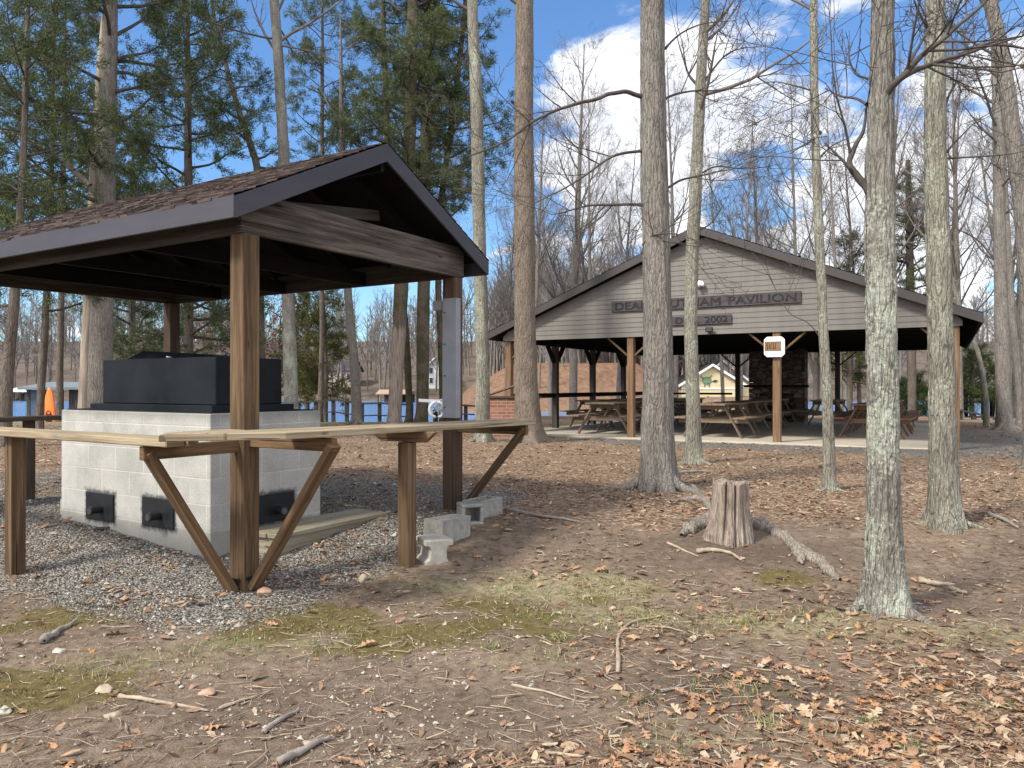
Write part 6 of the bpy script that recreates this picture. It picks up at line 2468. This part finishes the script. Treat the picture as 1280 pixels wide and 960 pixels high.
def oak_leaves():
    # lobed outline of an oak leaf, half of it
    half = [(0, .0), (.05, .02), (.12, .10), (.2, .20), (.27, .14), (.33, .12), (.42, .34), (.5, .40), (.53, .18), (.6, .15), (.68, .33), (.76, .35), (.78, .15), (.86, .16), (.92, .17), (1.0, .0)]
    x, y, rs = sample(8500, 2.3, 12, 33, .80)
    right = ss((x - .10 * y + .2) / 1.2)
    near = ss((4.6 - y) / 1.4)
    p = .05 + 1.0 * right * near + .3 * ss((3.3 - y) / .5) * ss((x + 1.0) / .6) + .10 * ss((y - 6) / 2) * right
    p = p * (.22 + 1.5 * ss((fbm(x * 1.6, y * 1.6, 55, 4) - .40) / .2))
    keep = (rs.uniform(0, 1, len(x)) < p) & ~blocked(x, y)
    x, y = x[keep], y[keep]
    n = len(x)
    z = G(x, y)
    m = len(half)
    hx = np.array([h[0] for h in half]) - .5
    hy = np.array([h[1] for h in half])
    Vs = []
    for i in range(n):
        L = rs.uniform(.035, .115) if rs.rand() < .6 else rs.uniform(.025, .05)
        wv = rs.uniform(.5, .85)
        cu, fo = rs.uniform(-.1, .55), rs.uniform(-.2, .7)
        tw_ = rs.normal(0, .3)
        mid = np.stack([hx * L, 0 * hx, cu * L * (hx * 2) ** 2 * .35], -1)
        up_ = np.stack([hx * L, hy * L * wv, cu * L * (hx * 2) ** 2 * .35 + fo * hy * L * .8 + tw_ * hx * hy * L], -1)
        dn = np.stack([hx * L, -hy * L * wv * .95, cu * L * (hx * 2) ** 2 * .35 + fo * hy * L * .7 - tw_ * hx * hy * L], -1)
        P = np.concatenate([mid, up_, dn])
        P += rs.normal(0, .0022, P.shape)
        a, t1, t2 = rs.uniform(0, 6.283), rs.normal(0, .22), rs.normal(0, .22)
        Rm = np.array(Matrix.Rotation(a, 3, 'Z') @ Matrix.Rotation(t1, 3, 'X') @ Matrix.Rotation(t2 + (math.pi if rs.rand() < .4 else 0), 3, 'Y'))
        P = P @ Rm.T
        P[:, 2] -= P[:, 2].min() * .8
        Vs.append(P + np.array([x[i], y[i], z[i] + .004]))
    V = np.concatenate(Vs)
    k = (np.arange(n) * 3 * m)[:, None, None]
    j = np.arange(m - 1)[:, None]
    f1 = np.concatenate([j, j + 1, j + 1 + m, j + m], 1)[None] + k
    f2 = np.concatenate([j + 1, j, j + 2 * m, j + 1 + 2 * m], 1)[None] + k
    o = np_mesh('fallen_leaves', V, [f1.reshape(-1, 4), f2.reshape(-1, 4)], M['oak_leaf'], smooth=False)
    tag(o, 'orange-brown fallen oak leaves on the near ground', 'fallen leaves', None, 'stuff')


oak_leaves()


def gravel():
    # small angular stones: squashed, jittered octahedra
    x, y, rs = sample(95000, 2.3, 12, 44, .80)
    gr, mo, mu, st, bk, dp = zones(x, y)
    p = np.clip(gr * 1.5 - .50, .0, 1) * (.45 + .55 * (fbm(x * 2.5, y * 2.5, 92, 3) > .44))
    keep = (rs.uniform(0, 1, len(x)) < p) & ~blocked(x, y)
    x, y = x[keep], y[keep]
    n = len(x)
    z = G(x, y)
    s = np.exp(rs.normal(math.log(.0082), .42, n))
    base = np.array([[1, 0, 0], [.1, 1, 0], [-1, .1, 0], [0, -1, .1], [.1, 0, .8], [0, .1, -.8]])
    P = base[None] * rs.uniform(.6, 1.25, (n, 6, 3)) + rs.normal(0, .12, (n, 6, 3))
    a = rs.uniform(0, 6.283, n)
    ca, sa = np.cos(a), np.sin(a)
    X = P[..., 0] * ca[:, None] - P[..., 1] * sa[:, None]
    Y = P[..., 0] * sa[:, None] + P[..., 1] * ca[:, None]
    P = np.stack([X, Y, P[..., 2]], -1) * s[:, None, None]
    P += np.stack([x, y, z + s * .35], -1)[:, None, :]
    V = P.reshape(-1, 3)
    f = np.array([[0, 1, 4], [1, 2, 4], [2, 3, 4], [3, 0, 4], [1, 0, 5], [2, 1, 5], [3, 2, 5], [0, 3, 5]])
    F = (f[None] + (np.arange(n) * 6)[:, None, None]).reshape(-1, 3)
    o = np_mesh('gravel', V, [F], M['gravel'])
    tag(o, 'grey gravel around the barbecue pit', 'gravel', None, 'stuff')


gravel()


def pebbles():
    # small angular stones: squashed, jittered octahedra
    x, y, rs = sample(34000, 2.3, 10, 144, .80)
    gr, mo, mu, st, bk, dp = zones(x, y)
    p = (.10 + .40 * (fbm(x * 1.8, y * 1.8, 93, 3) > .48)) * ss((-x + .9) / 1.6) * ss((6 - y) / 1.5) + .035
    keep = (rs.uniform(0, 1, len(x)) < p) & ~blocked(x, y)
    x, y = x[keep], y[keep]
    n = len(x)
    z = G(x, y)
    s = np.exp(rs.normal(math.log(.0062), .42, n))
    base = np.array([[1, 0, 0], [.1, 1, 0], [-1, .1, 0], [0, -1, .1], [.1, 0, .8], [0, .1, -.8]])
    P = base[None] * rs.uniform(.6, 1.25, (n, 6, 3)) + rs.normal(0, .12, (n, 6, 3))
    a = rs.uniform(0, 6.283, n)
    ca, sa = np.cos(a), np.sin(a)
    X = P[..., 0] * ca[:, None] - P[..., 1] * sa[:, None]
    Y = P[..., 0] * sa[:, None] + P[..., 1] * ca[:, None]
    P = np.stack([X, Y, P[..., 2]], -1) * s[:, None, None]
    P += np.stack([x, y, z + s * .35], -1)[:, None, :]
    V = P.reshape(-1, 3)
    f = np.array([[0, 1, 4], [1, 2, 4], [2, 3, 4], [3, 0, 4], [1, 0, 5], [2, 1, 5], [3, 2, 5], [0, 3, 5]])
    F = (f[None] + (np.arange(n) * 6)[:, None, None]).reshape(-1, 3)
    o = np_mesh('pebbles', V, [F], M['pebble'])
    tag(o, 'small brown and grey pebbles in the dirt', 'pebbles', None, 'stuff')


pebbles()


def moss_tufts():
    x, y, rs = sample(260000, 2.3, 9, 166, .80)
    gr, mo, mu, st, bk, dp = zones(x, y)
    keep = (rs.uniform(0, 1, len(x)) < np.clip(mo * 1.3 - .45, 0, 1) * (fbm(x * 9, y * 9, 14, 3) > .5)) & ~blocked(x, y)
    x, y = x[keep], y[keep]
    n = len(x)
    z = G(x, y)
    h = rs.uniform(.004, .012, n)
    ya = rs.uniform(0, 6.283, n)
    s = np.stack([np.cos(ya), np.sin(ya), 0 * ya], -1) * rs.uniform(.002, .005, n)[:, None]
    c = np.stack([x, y, z - .001], -1)
    tip = np.stack([rs.normal(0, .004, n), rs.normal(0, .004, n), h], -1)
    V = np.stack([c - s, c + s, c + tip], 1).reshape(-1, 3)
    F = np.arange(n * 3).reshape(-1, 3)
    o = np_mesh('moss', V, [F], M['moss_tuft'])
    tag(o, 'yellow-green moss on the dirt before the gravel', 'moss', None, 'stuff')


moss_tufts()


def grass():
    x, y, rs = sample(120000, 2.3, 8, 66, .80)
    gr, mo, mu, st, bk, dp = zones(x, y)
    keep = (rs.uniform(0, 1, len(x)) < np.clip(st * 1.15 - .14, .004, 1) * (fbm(x * 4, y * 4, 12, 3) > .46)) & ~blocked(x, y)
    x, y = x[keep], y[keep]
    tx, ty = [], []
    for (u, v) in ((797, 875), (1138, 938), (955, 905), (1085, 905), (1100, 690), (700, 800), (620, 810), (930, 780), (815, 775)):
        q = ground(u, v)
        tx.append(q.x + rs.normal(0, .035, 70))
        ty.append(q.y + rs.normal(0, .03, 70))
    x = np.concatenate([x] + tx)
    y = np.concatenate([y] + ty)
    n = len(x)
    z = G(x, y)
    h = rs.uniform(.012, .04, n)
    ya = rs.uniform(0, 6.283, n)
    ln = rs.uniform(.3, 1.5, n)
    s = np.stack([np.cos(ya), np.sin(ya), 0 * ya], -1) * rs.uniform(.0012, .0028, n)[:, None]
    tip = np.stack([-np.sin(ya) * h * ln, np.cos(ya) * h * ln, h], -1)
    c = np.stack([x, y, z], -1)
    V = np.stack([c - s, c + s, c + tip * .6 + s * .6 + np.array([0, 0, .002]), c + tip], 1).reshape(-1, 3)
    k = np.arange(n)[:, None] * 4
    F = np.concatenate([k + np.array([[0, 1, 2]]), k + np.array([[0, 2, 3]])])
    o = np_mesh('grass', V, [F], M['grass'])
    tag(o, 'sparse pale grass blades on the dirt', 'grass', None, 'stuff')


grass()


def twig_litter():
    x, y, rs = sample(4200, 2.4, 13, 77, .78)
    keep = ~blocked(x, y)
    x, y = x[keep], y[keep]
    T = Tubes()
    for i in range(len(x)):
        L = rs.uniform(.04, .16)
        a = rs.uniform(0, 6.283)
        z = float(G(x[i], y[i]))
        r_ = rs.uniform(.0008, .0022) if rs.rand() < .75 else rs.uniform(.002, .004)
        d = np.array([math.cos(a), math.sin(a), rs.normal(0, .06)])
        p = np.array([x[i], y[i], z + r_ + .006])
        m_ = p + d * L * .5 + rs.normal(0, .008, 3) * np.array([1, 1, .3])
        T.add([p, m_, p + d * L], [r_, r_ * .9, r_ * .6], 4)
    o = T.build('twig_litter', M['stick'])
    tag(o, 'small twigs and needles scattered on the ground', 'twigs', None, 'stuff')


twig_litter()
